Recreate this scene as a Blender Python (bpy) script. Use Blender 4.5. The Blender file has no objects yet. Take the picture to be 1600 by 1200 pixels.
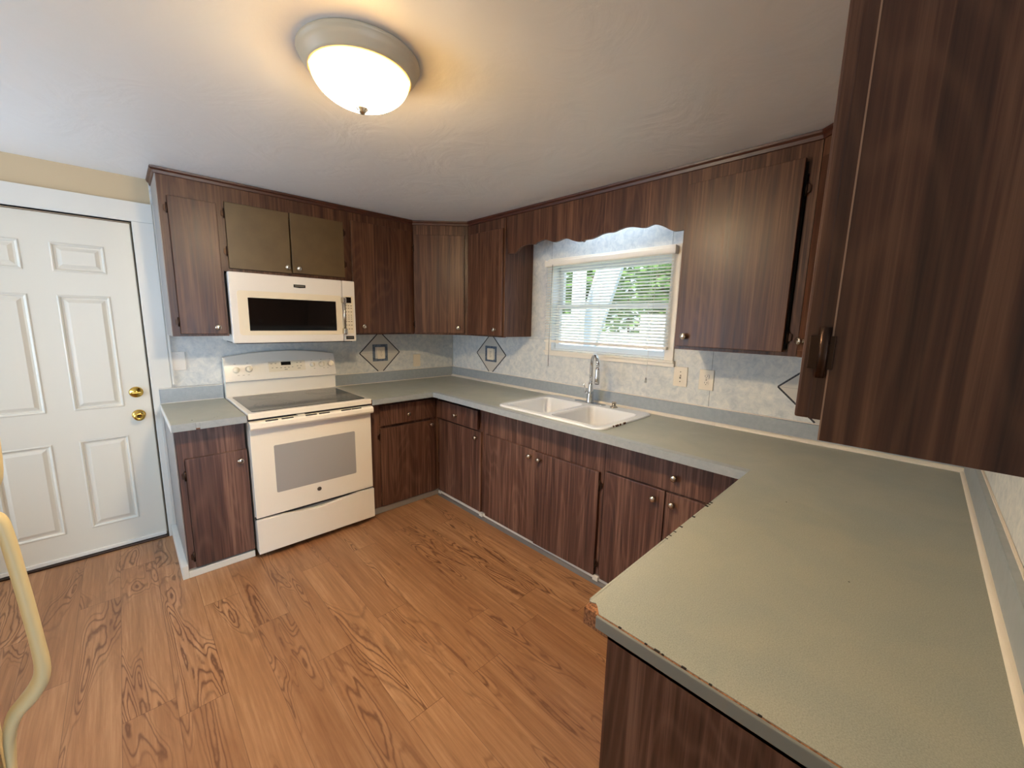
import bpy, bmesh, math, random
from mathutils import Vector, Matrix

S = bpy.context.scene
COL = S.collection

# ------------------------------------------------------------------ camera
FOC = 623.76
cam_d = bpy.data.cameras.new('camera')
cam_d.sensor_fit = 'HORIZONTAL'
cam_d.sensor_width = 36.0
cam_d.lens = FOC / 1600.0 * 36.0
cam_d.clip_start = 0.02
cam = bpy.data.objects.new('camera', cam_d)
COL.objects.link(cam)
_y, _p, _r = math.radians(45.628), math.radians(-9.022), math.radians(1.208)
fw = Vector((math.cos(_p) * math.cos(_y), math.cos(_p) * math.sin(_y), math.sin(_p)))
rt = Vector((math.sin(_y), -math.cos(_y), 0))
up = rt.cross(fw)
rt2 = math.cos(_r) * rt + math.sin(_r) * up
up2 = -math.sin(_r) * rt + math.cos(_r) * up
M = Matrix((rt2, up2, -fw)).transposed().to_4x4()
M.translation = Vector((-2.4384, -3.380, 1.4778))
cam.matrix_world = M
S.camera = cam

# ------------------------------------------------------------------ world, sun, daylight, exposure
w = bpy.data.worlds.new('sky')
S.world = w
w.use_nodes = True
bg = w.node_tree.nodes['Background']
bg.inputs['Color'].default_value = (0.72, 0.86, 1.0, 1)
bg.inputs['Strength'].default_value = 1.7

sun_d = bpy.data.lights.new('sun', 'SUN')
sun_d.energy = 5.0
sun_d.angle = math.radians(1.5)
sun_d.color = (1.0, 0.95, 0.86)
sun = bpy.data.objects.new('sun', sun_d)
COL.objects.link(sun)
sun.rotation_euler = Vector((0.62, 0.25, -0.95)).to_track_quat('-Z', 'Y').to_euler()


def daylight(name, loc, aim, sx, sy, power, col):
    d = bpy.data.lights.new(name, 'AREA')
    d.shape = 'RECTANGLE'
    d.size = sx
    d.size_y = sy
    d.energy = power
    d.color = col
    o = bpy.data.objects.new(name, d)
    COL.objects.link(o)
    o.location = loc
    o.rotation_euler = Vector(aim).to_track_quat('-Z', 'Z').to_euler()
    return o


# daylight entering through the openings of the room behind and beside the camera
daylight('daylight_rear_opening', (-2.25, -6.85, 1.25), (-0.12, 1, 0.22), 0.8, 1.9, 74, (0.64, 0.81, 1.0))
daylight('daylight_side_opening', (-4.15, -0.75, 1.25), (1, -0.35, 0.35), 0.9, 1.5, 29, (0.62, 0.80, 1.0))

S.view_settings.view_transform = 'Standard'
S.view_settings.look = 'None'
S.view_settings.gamma = 1.0
S.view_settings.use_curve_mapping = False
S.view_settings.exposure = 0.50


# ------------------------------------------------------------------ materials
def lin(c):
    return tuple(((v / 255.0) / 12.92 if v / 255.0 <= 0.04045 else (((v / 255.0) + 0.055) / 1.055) ** 2.4) for v in c) + (1.0,)


def mat(name, rgb=(128, 128, 128), rough=0.5, metal=0.0, spec=0.5, coat=0.0, emit=None, es=0.0):
    m = bpy.data.materials.new(name)
    m.use_nodes = True
    b = m.node_tree.nodes['Principled BSDF']
    b.inputs['Base Color'].default_value = lin(rgb)
    b.inputs['Roughness'].default_value = rough
    b.inputs['Metallic'].default_value = metal
    b.inputs['Specular IOR Level'].default_value = spec
    if coat:
        b.inputs['Coat Weight'].default_value = coat
        b.inputs['Coat Roughness'].default_value = 0.15
    if emit:
        b.inputs['Emission Color'].default_value = lin(emit)
        b.inputs['Emission Strength'].default_value = es
    return m


class NT:
    def __init__(s, m):
        s.t = m.node_tree
        s.b = s.t.nodes['Principled BSDF']

    def n(s, typ, **kw):
        nd = s.t.nodes.new(typ)
        for k, v in kw.items():
            setattr(nd, k, v)
        return nd

    def l(s, a, b):
        s.t.links.new(a, b)

    def coords(s, scale=(1, 1, 1), world=True):
        mp = s.n('ShaderNodeMapping')
        mp.inputs['Scale'].default_value = scale
        if world:
            g = s.n('ShaderNodeNewGeometry')
            s.l(g.outputs['Position'], mp.inputs['Vector'])
        else:
            g = s.n('ShaderNodeTexCoord')
            s.l(g.outputs['Object'], mp.inputs['Vector'])
        return mp.outputs['Vector']

    def noise(s, vec, scale, detail=4, rough=0.5, dist=0.0):
        nd = s.n('ShaderNodeTexNoise')
        nd.inputs['Scale'].default_value = scale
        nd.inputs['Detail'].default_value = detail
        nd.inputs['Roughness'].default_value = rough
        nd.inputs['Distortion'].default_value = dist
        if vec is not None:
            s.l(vec, nd.inputs['Vector'])
        return nd.outputs['Fac']

    def ramp(s, fac, stops):
        r = s.n('ShaderNodeValToRGB')
        e = r.color_ramp.elements
        while len(e) < len(stops):
            e.new(0.5)
        for el, (p, c) in zip(e, stops):
            el.position = p
            el.color = c if len(c) == 4 else lin(c)
        s.l(fac, r.inputs['Fac'])
        return r.outputs['Color']

    def mix(s, a, b, fac, typ='MIX'):
        x = s.n('ShaderNodeMix', data_type='RGBA', blend_type=typ)
        if isinstance(fac, (int, float)):
            x.inputs[0].default_value = fac
        else:
            s.l(fac, x.inputs[0])
        for i, v in ((6, a), (7, b)):
            if isinstance(v, tuple):
                x.inputs[i].default_value = v
            else:
                s.l(v, x.inputs[i])
        return x.outputs[2]

    def math(s, op, a, b=0.0, c=None):
        x = s.n('ShaderNodeMath', operation=op)
        for i, v in enumerate((a, b) if c is None else (a, b, c)):
            if isinstance(v, (int, float)):
                x.inputs[i].default_value = v
            else:
                s.l(v, x.inputs[i])
        return x.outputs[0]

    def bump(s, h, strength, dist=0.002):
        bp = s.n('ShaderNodeBump')
        bp.inputs['Strength'].default_value = strength
        bp.inputs['Distance'].default_value = dist
        s.l(h, bp.inputs['Height'])
        s.l(bp.outputs['Normal'], s.b.inputs['Normal'])


def wood_mat(name, dark, mid, light, rough=0.42, cath=0.5, spec=0.5):
    m = mat(name, mid, rough, spec=spec)
    t = NT(m)
    # fine vertical streaks
    v1 = t.coords((95, 95, 1.6))
    f1 = t.noise(v1, 1.0, 5, 0.62, 0.4)
    v2 = t.coords((22, 22, 0.9))
    f2 = t.noise(v2, 1.0, 3, 0.5, 0.6)
    # cathedral figure: rings cut by slow vertical distortion
    v3 = t.coords((1, 1, 0.16))
    g = t.noise(v3, 3.6, 2, 0.4, 0.3)
    ring = t.math('SINE', t.math('MULTIPLY', g, 150.0))
    ring = t.math('MULTIPLY_ADD', ring, 0.5, 0.5)
    ring = t.math('POWER', ring, 3.0)
    a = t.math('MULTIPLY', f1, 0.55)
    a = t.math('ADD', a, t.math('MULTIPLY', f2, 0.45))
    c = t.ramp(a, [(0.34, dark), (0.5, mid), (0.66, light)])
    c = t.mix(c, lin(light), t.math('MULTIPLY', ring, t.math('MULTIPLY', f2, cath)))
    t.l(c, t.b.inputs['Base Color'])
    r = t.math('MULTIPLY_ADD', f1, 0.25, rough - 0.12)
    t.l(r, t.b.inputs['Roughness'])
    t.bump(f1, 0.12, 0.0015)
    return m


M_WOOD = wood_mat('walnut_laminate', (50, 30, 24), (84, 54, 44), (130, 97, 82))
M_WOODU = wood_mat('walnut_laminate_upper', (50, 29, 19), (80, 50, 36), (118, 84, 62), 0.36, 0.4, 0.35)
M_OLIVE = mat('olive_brown_paint', (93, 73, 44), 0.45)
t = NT(M_OLIVE)
f = t.noise(t.coords((1, 1, 1)), 9, 3)
t.l(t.ramp(f, [(0.3, (86, 67, 40)), (0.7, (98, 78, 48))]), t.b.inputs['Base Color'])
M_CROWN = mat('dark_crown_wood', (62, 28, 18), 0.4)
t = NT(M_CROWN)
t.l(t.ramp(t.noise(t.coords((3, 3, 60)), 4, 4), [(0.3, (48, 22, 14)), (0.7, (88, 46, 30))]), t.b.inputs['Base Color'])
M_SIDE = mat('grey_painted_side', (142, 137, 135), 0.4)
M_SHADOWGAP = mat('dark_gap', (22, 13, 10), 0.8)
M_PARTICLE = mat('particle_board', (142, 92, 58), 0.9)
t = NT(M_PARTICLE)
t.l(t.ramp(t.noise(t.coords((1, 1, 1)), 160, 4, 0.7), [(0.35, (88, 54, 34)), (0.65, (178, 122, 82))]), t.b.inputs['Base Color'])

M_COUNTER = mat('grey_green_laminate', (150, 152, 138), 0.34, spec=0.55)
t = NT(M_COUNTER)
v = t.coords((1, 1, 1))
c = t.ramp(t.noise(v, 420, 3, 0.7), [(0.36, (134, 136, 126)), (0.5, (164, 165, 153)), (0.66, (188, 187, 174))])
c2 = t.ramp(t.noise(v, 3.5, 4, 0.6, 0.8), [(0.35, (152, 157, 151)), (0.65, (170, 169, 156))])
t.l(t.mix(c, c2, 0.55), t.b.inputs['Base Color'])
t.l(t.math('MULTIPLY_ADD', t.noise(v, 7, 4, 0.6, 1.0), 0.22, 0.26), t.b.inputs['Roughness'])
t.bump(t.noise(v, 260, 2), 0.12, 0.0006)
M_EDGE = mat('blue_grey_edge', (138, 152, 152), 0.36)
t = NT(M_EDGE)
t.l(t.ramp(t.noise(t.coords((1, 1, 1)), 40, 4, 0.6), [(0.35, (152, 160, 166)), (0.65, (161, 168, 174))]), t.b.inputs['Base Color'])
M_ENDSTRIP = mat('grey_end_strip', (128, 129, 124), 0.42)
M_WHITE = mat('white_trim_paint', (214, 212, 206), 0.38)
M_CREAMTRIM = mat('cream_caulk_trim', (232, 222, 208), 0.4)

M_PAPER = mat('marbled_wall_panel', (206, 208, 206), 0.5)
t = NT(M_PAPER)
v = t.coords((1, 1, 1))
c = t.ramp(t.noise(v, 26, 6, 0.68, 0.6), [(0.34, (184, 190, 194)), (0.5, (212, 214, 214)), (0.68, (236, 233, 226))])
c2 = t.ramp(t.noise(v, 7, 3, 0.5, 0.5), [(0.35, (198, 203, 207)), (0.65, (230, 228, 222))])
t.l(t.mix(c, c2, 0.35), t.b.inputs['Base Color'])
M_TAN = mat('tan_wall_paint', (198, 178, 146), 0.6)
M_CEIL = mat('ceiling_satin_white', (226, 225, 224), 0.42, spec=0.4)
t = NT(M_CEIL)
v = t.coords((1, 1, 1))
h = t.noise(v, 4.0, 5, 0.5, 1.5)
t.bump(h, 0.22, 0.02)
M_ROOM = mat('rear_room_paint', (205, 196, 180), 0.7)
M_DOORW = mat('door_white_paint', (212, 208, 197), 0.38)
M_CREAM = mat('bisque_enamel', (244, 236, 224), 0.22, coat=0.4)
M_CREAMD = mat('bisque_plastic', (230, 218, 196), 0.35)
M_MWHITE = mat('microwave_white', (236, 230, 224), 0.25, coat=0.3)
M_BLACKG = mat('black_glass', (14, 13, 13), 0.06, spec=0.7)
M_COOK = mat('cooktop_glass', (20, 19, 18), 0.1, spec=0.9)
t = NT(M_COOK)
t.l(t.ramp(t.noise(t.coords(), 300, 2), [(0.45, (16, 15, 14)), (0.7, (52, 50, 48))]), t.b.inputs['Base Color'])
M_OVENG = mat('grey_oven_window', (164, 162, 162), 0.25, spec=0.6)
M_BLACK = mat('black_plastic', (18, 17, 16), 0.45)
M_PRINT = mat('grey_print', (120, 108, 92), 0.6)
M_CHROME = mat('chrome', (215, 216, 218), 0.07, 1.0)
M_NICKEL = mat('brushed_nickel', (196, 186, 172), 0.25, 1.0)
M_BRASS = mat('polished_brass', (206, 168, 84), 0.16, 1.0)
M_HINGE = mat('bronze_hinge', (60, 42, 32), 0.35, 0.8)
M_SINK = mat('white_cast_enamel', (236, 238, 242), 0.18, coat=0.5)
M_RUST = mat('rust_chip', (92, 52, 34), 0.9)
M_PLATE = mat('ivory_plate', (232, 220, 200), 0.35)
M_PLATEW = mat('white_painted_plate', (224, 218, 210), 0.4)
M_MOSAIC = mat('dark_mosaic_strip', (38, 36, 42), 0.5)
t = NT(M_MOSAIC)
c = t.n('ShaderNodeTexChecker')
c.inputs['Scale'].default_value = 90
c.inputs['Color1'].default_value = lin((30, 29, 34))
c.inputs['Color2'].default_value = lin((62, 60, 66))
t.l(t.coords(), c.inputs['Vector'])
t.l(c.outputs['Color'], t.b.inputs['Base Color'])
M_BLUEF = mat('slate_blue_border', (84, 96, 112), 0.5)
t = NT(M_BLUEF)
t.l(t.ramp(t.noise(t.coords(), 60, 3, 0.7), [(0.35, (62, 74, 90)), (0.65, (112, 124, 140))]), t.b.inputs['Base Color'])
M_INLAY = mat('plain_tile_inlay', (204, 199, 190), 0.5)
M_SEAM = mat('panel_seam', (128, 134, 138), 0.7)
M_BLIND = mat('ivory_blind', (240, 232, 220), 0.4)
M_SLAT = mat('blind_slat', (240, 240, 236), 0.4)
t = NT(M_SLAT)
t.b.inputs['Transmission Weight'].default_value = 0.0
tr = t.n('ShaderNodeBsdfTranslucent')
tr.inputs['Color'].default_value = lin((236, 240, 240))
mx = t.n('ShaderNodeMixShader')
mx.inputs[0].default_value = 0.55
t.l(t.b.outputs[0], mx.inputs[1])
t.l(tr.outputs[0], mx.inputs[2])
t.l(mx.outputs[0], t.t.nodes['Material Output'].inputs['Surface'])
M_VINYL = mat('white_vinyl', (232, 236, 240), 0.35)
M_CORD = mat('blind_cord', (225, 222, 214), 0.6)
M_CLEAR = mat('clear_plastic', (235, 235, 230), 0.1)
M_CLEAR.node_tree.nodes['Principled BSDF'].inputs['Transmission Weight'].default_value = 0.8
M_GLASS = bpy.data.materials.new('window_glass')
M_GLASS.use_nodes = True
nt = M_GLASS.node_tree
nt.nodes.remove(nt.nodes['Principled BSDF'])
tb = nt.nodes.new('ShaderNodeBsdfTransparent')
gb = nt.nodes.new('ShaderNodeBsdfGlossy')
gb.inputs['Roughness'].default_value = 0.02
mx = nt.nodes.new('ShaderNodeMixShader')
mx.inputs[0].default_value = 0.06
nt.links.new(tb.outputs[0], mx.inputs[1])
nt.links.new(gb.outputs[0], mx.inputs[2])
nt.links.new(mx.outputs[0], nt.nodes['Material Output'].inputs['Surface'])

M_LAMPM = mat('lamp_pan_metal', (196, 184, 160), 0.45, 0.0)
M_DOME = mat('lit_alabaster_glass', (255, 232, 180), 0.3)
t = NT(M_DOME)
sep = t.n('ShaderNodeSeparateXYZ')
gg = t.n('ShaderNodeNewGeometry')
t.l(gg.outputs['Position'], sep.inputs[0])
k = t.math('DIVIDE', t.math('SUBTRACT', 2.221, sep.outputs[2]), 0.062)   # glass is dim by the rim, bright by the bulbs
k = t.math('MAXIMUM', t.math('MINIMUM', k, 1.0), 0.0)
col = t.ramp(k, [(0.0, (255, 176, 66)), (0.45, (255, 205, 120)), (1.0, (255, 229, 186))])
t.l(col, t.b.inputs['Emission Color'])
t.l(t.math('MULTIPLY_ADD', t.math('POWER', k, 2.2), 174.0, 7.0), t.b.inputs['Emission Strength'])

# laminate oak floor: planks along y
M_FLOOR = mat('oak_laminate_floor', (160, 108, 66), 0.32)
t = NT(M_FLOOR)
g = t.n('ShaderNodeNewGeometry')
sx = t.n('ShaderNodeSeparateXYZ')
t.l(g.outputs['Position'], sx.inputs[0])
PW, PL = 0.152, 1.22
xs = t.math('DIVIDE', t.math('ADD', sx.outputs[0], 10.017), PW)
xi = t.math('FLOOR', xs)
xf = t.math('FRACT', xs)
wn = t.n('ShaderNodeTexWhiteNoise', noise_dimensions='1D')
t.l(xi, wn.inputs['W'])
ys = t.math('ADD', t.math('DIVIDE', t.math('ADD', sx.outputs[1], 20.0), PL), t.math('MULTIPLY', wn.outputs['Value'], 7.3))
yi = t.math('FLOOR', ys)
yf = t.math('FRACT', ys)
cb = t.n('ShaderNodeCombineXYZ')
t.l(xi, cb.inputs[0])
t.l(yi, cb.inputs[1])
wn2 = t.n('ShaderNodeTexWhiteNoise', noise_dimensions='3D')
t.l(cb.outputs[0], wn2.inputs['Vector'])
off = t.n('ShaderNodeVectorMath', operation='SCALE')
off.inputs['Scale'].default_value = 37.0
t.l(wn2.outputs['Color'], off.inputs[0])
add = t.n('ShaderNodeVectorMath', operation='ADD')
t.l(g.outputs['Position'], add.inputs[0])
t.l(off.outputs[0], add.inputs[1])


def fmap(sc):
    mp = t.n('ShaderNodeMapping')
    mp.inputs['Scale'].default_value = sc
    t.l(add.outputs[0], mp.inputs['Vector'])
    return mp.outputs['Vector']


n1 = t.noise(fmap((70, 3.0, 1)), 1.0, 5, 0.65, 0.3)
n2 = t.noise(fmap((13, 0.9, 1)), 1.0, 3, 0.5, 0.4)
n3 = t.noise(fmap((6.8, 1.0, 1)), 1.0, 2.2, 0.5, 0.55)
n4 = t.noise(fmap((60, 22, 1)), 1.0, 2, 0.5)
n3 = t.math('MULTIPLY_ADD', n4, 0.022, n3)
rg = t.math('MULTIPLY_ADD', t.math('SINE', t.math('MULTIPLY', n3, 150.0)), 0.5, 0.5)
rg = t.math('POWER', rg, 3.0)
msk = t.math('SUBTRACT', n3, 0.495)
msk = t.math('MAXIMUM', t.math('MINIMUM', t.math('MULTIPLY', msk, 9.0), 1.0), 0.0)
rg = t.math('MULTIPLY', rg, msk)
base = t.ramp(t.math('ADD', t.math('MULTIPLY', n1, 0.6), t.math('MULTIPLY', n2, 0.4)),
              [(0.34, (136, 94, 62)), (0.5, (158, 114, 78)), (0.66, (180, 138, 102))])
tone = t.ramp(wn2.outputs['Value'], [(0.0, (232, 226, 222)), (1.0, (255, 255, 255))])
base = t.mix(base, tone, 1.0, 'MULTIPLY')
base = t.mix(base, lin((92, 54, 30)), t.math('MULTIPLY', rg, 0.8))
ex = t.math('MINIMUM', xf, t.math('SUBTRACT', 1.0, xf))
ey = t.math('MINIMUM', yf, t.math('SUBTRACT', 1.0, yf))
sm = t.math('MAXIMUM', t.math('LESS_THAN', ex, 0.007), t.math('LESS_THAN', ey, 0.0011))
base = t.mix(base, lin((92, 58, 36)), t.math('MULTIPLY', sm, 0.6))
t.l(base, t.b.inputs['Base Color'])
t.l(t.math('MULTIPLY_ADD', n1, 0.2, 0.28), t.b.inputs['Roughness'])
t.bump(t.math('SUBTRACT', n1, t.math('MULTIPLY', sm, 1.5)), 0.15, 0.001)

M_FRIDGE = mat('almond_fridge_enamel', (204, 186, 142), 0.4)
t = NT(M_FRIDGE)
t.bump(t.noise(t.coords(), 500, 2), 0.15, 0.0006)
M_LEAF = mat('leaf_green', (96, 140, 62), 0.6)
t = NT(M_LEAF)
t.l(t.ramp(t.noise(t.coords(), 3, 4, 0.7), [(0.35, (54, 96, 34)), (0.6, (130, 168, 84))]), t.b.inputs['Base Color'])
M_BARK = mat('bark', (86, 70, 54), 0.9)
M_GRASS = mat('grass', (96, 120, 66), 0.9)
M_OUTWHITE = mat('white_porch_paint', (236, 238, 240), 0.6)
M_OUTGREY = mat('grey_siding', (190, 200, 210), 0.6)


# ------------------------------------------------------------------ helpers
class MB:
    """collects shapes in world coordinates, then builds ONE mesh object"""

    def __init__(s):
        s.bm = bmesh.new()
        s.X = Matrix.Identity(4)
        s.mi = 0

    def _fin(s, verts):
        fs = set()
        for v in verts:
            v.co = s.X @ v.co
            for f in v.link_faces:
                fs.add(f)
        for f in fs:
            f.material_index = s.mi

    def box(s, a, b, bev=0.0):
        x0, x1 = sorted((a[0], b[0]))
        y0, y1 = sorted((a[1], b[1]))
        z0, z1 = sorted((a[2], b[2]))
        r = bmesh.ops.create_cube(s.bm, size=1)
        vs = r['verts']
        for v in vs:
            v.co = Vector(((x0 + x1) / 2 + v.co.x * (x1 - x0), (y0 + y1) / 2 + v.co.y * (y1 - y0), (z0 + z1) / 2 + v.co.z * (z1 - z0)))
        if bev > 0:
            es = set(e for v in vs for e in v.link_edges)
            r2 = bmesh.ops.bevel(s.bm, geom=list(es), offset=bev, segments=2, affect='EDGES', profile=0.6)
            vs = list(set(v for f in r2['faces'] for v in f.verts) | set(v for v in vs if v.is_valid))
        s._fin(vs)
        return s

    def prism(s, pts, d, bev=0.0, segs=2):
        """closed polygon pts (3D), extruded by vector d"""
        d = Vector(d)
        v0 = [s.bm.verts.new(p) for p in pts]
        v1 = [s.bm.verts.new(Vector(p) + d) for p in pts]
        n = len(pts)
        fs = [s.bm.faces.new(v0[::-1]), s.bm.faces.new(v1)]
        for i in range(n):
            fs.append(s.bm.faces.new((v0[i], v0[(i + 1) % n], v1[(i + 1) % n], v1[i])))
        bmesh.ops.recalc_face_normals(s.bm, faces=fs)
        vs = v0 + v1
        if bev > 0:
            es = set(e for f in fs for e in f.edges)
            r2 = bmesh.ops.bevel(s.bm, geom=list(es), offset=bev, segments=segs, affect='EDGES', profile=0.6)
            vs = list(set(v for f in r2['faces'] for v in f.verts) | set(v for v in vs if v.is_valid))
        s._fin(vs)
        return s

    def lathe(s, prof, c, axis='z', seg=32, sx=1.0, sy=1.0):
        """prof: (radius, height) pairs along axis from point c"""
        c = Vector(c)
        ax = {'z': (Vector((1, 0, 0)), Vector((0, 1, 0)), Vector((0, 0, 1))),
              'x': (Vector((0, 1, 0)), Vector((0, 0, 1)), Vector((1, 0, 0))),
              'y': (Vector((0, 0, 1)), Vector((1, 0, 0)), Vector((0, 1, 0)))}
        if isinstance(axis, str):
            U, V, W = ax[axis]
        else:
            W = Vector(axis).normalized()
            U = W.orthogonal().normalized()
            V = W.cross(U)
        rings = []
        vs = []
        for r, h in prof:
            if r < 1e-6:
                v = s.bm.verts.new(c + W * h)
                rings.append([v])
                vs.append(v)
            else:
                rg = [s.bm.verts.new(c + U * (r * sx * math.cos(2 * math.pi * i / seg)) + V * (r * sy * math.sin(2 * math.pi * i / seg)) + W * h) for i in range(seg)]
                rings.append(rg)
                vs += rg
        fs = []
        for a, b in zip(rings, rings[1:]):
            if len(a) == 1 and len(b) == 1:
                continue
            for i in range(seg):
                j = (i + 1) % seg
                if len(a) == 1:
                    fs.append(s.bm.faces.new((a[0], b[j], b[i])))
                elif len(b) == 1:
                    fs.append(s.bm.faces.new((a[i], a[j], b[0])))
                else:
                    fs.append(s.bm.faces.new((a[i], a[j], b[j], b[i])))
        for f in fs:
            f.smooth = True
        bmesh.ops.recalc_face_normals(s.bm, faces=fs)
        s._fin(vs)
        return s

    def tube(s, pts, rad, seg=10, flat=None):
        pts = [Vector(p) for p in pts]
        rad = rad if isinstance(rad, (list, tuple)) else [rad] * len(pts)
        rings = []
        vs = []
        ref = None
        for i, p in enumerate(pts):
            d = (pts[min(i + 1, len(pts) - 1)] - pts[max(i - 1, 0)]).normalized()
            if ref is None:
                ref = d.orthogonal().normalized() if flat is None else Vector(flat)
            u = (ref - d * ref.dot(d)).normalized()
            ref = u if flat is None else ref
            v = d.cross(u)
            r = rad[i]
            ru, rv = r if isinstance(r, (list, tuple)) else (r, r)
            rg = [s.bm.verts.new(p + u * (ru * math.cos(2 * math.pi * k / seg)) + v * (rv * math.sin(2 * math.pi * k / seg))) for k in range(seg)]
            rings.append(rg)
            vs += rg
        fs = []
        for a, b in zip(rings, rings[1:]):
            for k in range(seg):
                fs.append(s.bm.faces.new((a[k], a[(k + 1) % seg], b[(k + 1) % seg], b[k])))
        for f in fs:
            f.smooth = True
        fs.append(s.bm.faces.new(rings[0][::-1]))
        fs.append(s.bm.faces.new(rings[-1]))
        bmesh.ops.recalc_face_normals(s.bm, faces=fs)
        s._fin(vs)
        return s

    def grid(s, fn, nu, nv, smooth=True):
        vs = [[s.bm.verts.new(fn(i / nu, j / nv)) for j in range(nv + 1)] for i in range(nu + 1)]
        fs = []
        for i in range(nu):
            for j in range(nv):
                fs.append(s.bm.faces.new((vs[i][j], vs[i + 1][j], vs[i + 1][j + 1], vs[i][j + 1])))
        for f in fs:
            f.smooth = smooth
        s._fin([v for r in vs for v in r])
        return s

    def build(s, name, m, parent=None):
        me = bpy.data.meshes.new(name)
        off = Vector((0, 0, 0))
        q = parent
        while q is not None:
            off += q.location
            q = q.parent
        if parent is not None:
            for v in s.bm.verts:
                v.co -= off
        s.bm.to_mesh(me)
        s.bm.free()
        for mm in (m if isinstance(m, (list, tuple)) else [m]):
            me.materials.append(mm)
        o = bpy.data.objects.new(name, me)
        COL.objects.link(o)
        if parent is not None:
            o.parent = parent
        return o


def thing(name, label, cat, loc, group=None):
    o = bpy.data.objects.new(name, None)
    COL.objects.link(o)
    o.empty_display_size = 0.05
    o.location = loc
    o['label'] = label
    o['category'] = cat
    if group:
        o['group'] = group
    return o


def struct(o, label=None, cat=None):
    o['kind'] = 'structure'
    if label:
        o['label'] = label
    if cat:
        o['category'] = cat
    return o


def text_mesh(name, body, size, M4, m, parent, ext=0.0004):
    cu = bpy.data.curves.new(name, 'FONT')
    cu.body = body
    cu.size = size
    cu.extrude = ext
    cu.align_x = 'CENTER'
    cu.align_y = 'CENTER'
    tmp = bpy.data.objects.new(name + '_tmp', cu)
    COL.objects.link(tmp)
    dg = bpy.context.evaluated_depsgraph_get()
    me = bpy.data.meshes.new_from_object(tmp.evaluated_get(dg))
    bpy.data.objects.remove(tmp)
    off = Vector((0, 0, 0))
    q = parent
    while q is not None:
        off += q.location
        q = q.parent
    me.transform(Matrix.Translation(-off) @ M4)
    me.materials.clear()
    me.materials.append(m)
    o = bpy.data.objects.new(name, me)
    COL.objects.link(o)
    o.parent = parent
    return o


def face_A(x, y, z):      # text matrix facing -y
    return Matrix.Translation((x, y, z)) @ Matrix.Rotation(math.pi / 2, 4, 'X')


class Front:
    """local frame of a cabinet front: u along the front, n out of it, z up"""

    def __init__(s, o, u, n):
        s.o, s.u, s.n = Vector(o), Vector(u), Vector(n)
        s.M = Matrix(((s.u.x, s.n.x, 0, s.o.x), (s.u.y, s.n.y, 0, s.o.y), (0, 0, 1, 0), (0, 0, 0, 1)))

    def mb(s):
        m = MB()
        m.X = s.M
        return m

    def p(s, u, n, z):
        return s.M @ Vector((u, n, z))


FA = lambda y: Front((0, y, 0), (1, 0, 0), (0, -1, 0))      # fronts on the stove wall, u = x
FB = lambda x: Front((x, 0, 0), (0, 1, 0), (-1, 0, 0))      # fronts on the window wall, u = y


def knob(fr, u, z, n0, parent):
    c = fr.p(u, n0, z)
    m = MB()
    m.lathe([(0.0, 0), (0.0095, 0), (0.0085, 0.003), (0.0055, 0.006), (0.0052, 0.013), (0.0125, 0.017), (0.0165, 0.021), (0.0158, 0.0255), (0.010, 0.0285), (0.0, 0.0295)], c, tuple(fr.n), 24)
    o = m.build('knob', M_NICKEL, parent)
    return o


def hinge(fr, u, z, n0, parent, side=1):
    m = fr.mb()
    m.tube([(u + side * 0.004, n0, z - 0.027), (u + side * 0.004, n0, z + 0.027)], 0.0045, 8)
    m.prism([(u, n0 - 0.004, z - 0.022), (u + side * 0.019, n0 - 0.004, z - 0.014), (u + side * 0.019, n0 - 0.004, z + 0.014), (u, n0 - 0.004, z + 0.022)], (0, 0.003, 0))
    return m.build('hinge', M_HINGE, parent)


def slab(fr, u0, u1, z0, z1, n0, th, parent, name, m, skew=0.0, hinge_u=None):
    """overlay slab door with lipped edge; skew opens it by metres at the free side"""
    u0, u1 = sorted((u0, u1))
    mb = MB()
    X = fr.M
    if skew:
        hu = hinge_u
        free = u1 if abs(hu - u0) < abs(hu - u1) else u0
        ang = math.atan2(skew, abs(free - hu)) * (1 if free > hu else -1)
        X = fr.M @ Matrix.Translation((hu, n0, 0)) @ Matrix.Rotation(ang, 4, 'Z') @ Matrix.Translation((-hu, -n0, 0))
    mb.X = X
    mb.box((u0, n0, z0), (u1, n0 + th * 0.45, z1))
    mb.box((u0 + 0.0, n0 + th * 0.4, z0), (u1, n0 + th, z1), 0.003)
    return mb.build(name, m, parent)


VAL = 22.0
# ------------------------------------------------------------------ dimensions
H = 2.270
HC = 0.905
NOSE = 0.038
L = 3.580
HU = 1.346
LY = -L
YA = -0.636       # base frame front, stove wall
XB = -0.603       # base frame front, window wall
CA, CB = -0.722, -0.709   # counter front edges
YU, XU = -0.334, -0.309   # upper fronts

# ------------------------------------------------------------------ room shell
struct(MB().box((-6.0, -7.2, -0.08), (0.15, 0.15, 0.0)).build('floor', M_FLOOR))
struct(MB().box((-6.0, -7.2, H), (0.15, 0.15, H + 0.12)).build('ceiling', M_CEIL))

# stove wall with the door opening
DX0, DX1, DH = -3.125, -2.338, 2.005
m = MB()
m.box((-6.0, 0, 0), (DX0, 0.12, H))
m.box((DX1, 0, 0), (0.12, 0.12, H))
m.box((DX0, 0, DH), (DX1, 0.12, H))
wall_back = struct(m.build('wall_back', M_TAN))
MB().box((-2.236, -0.003, 0.0), (-0.0035, 0, H)).build('marbled_panel', M_PAPER, wall_back)

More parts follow.
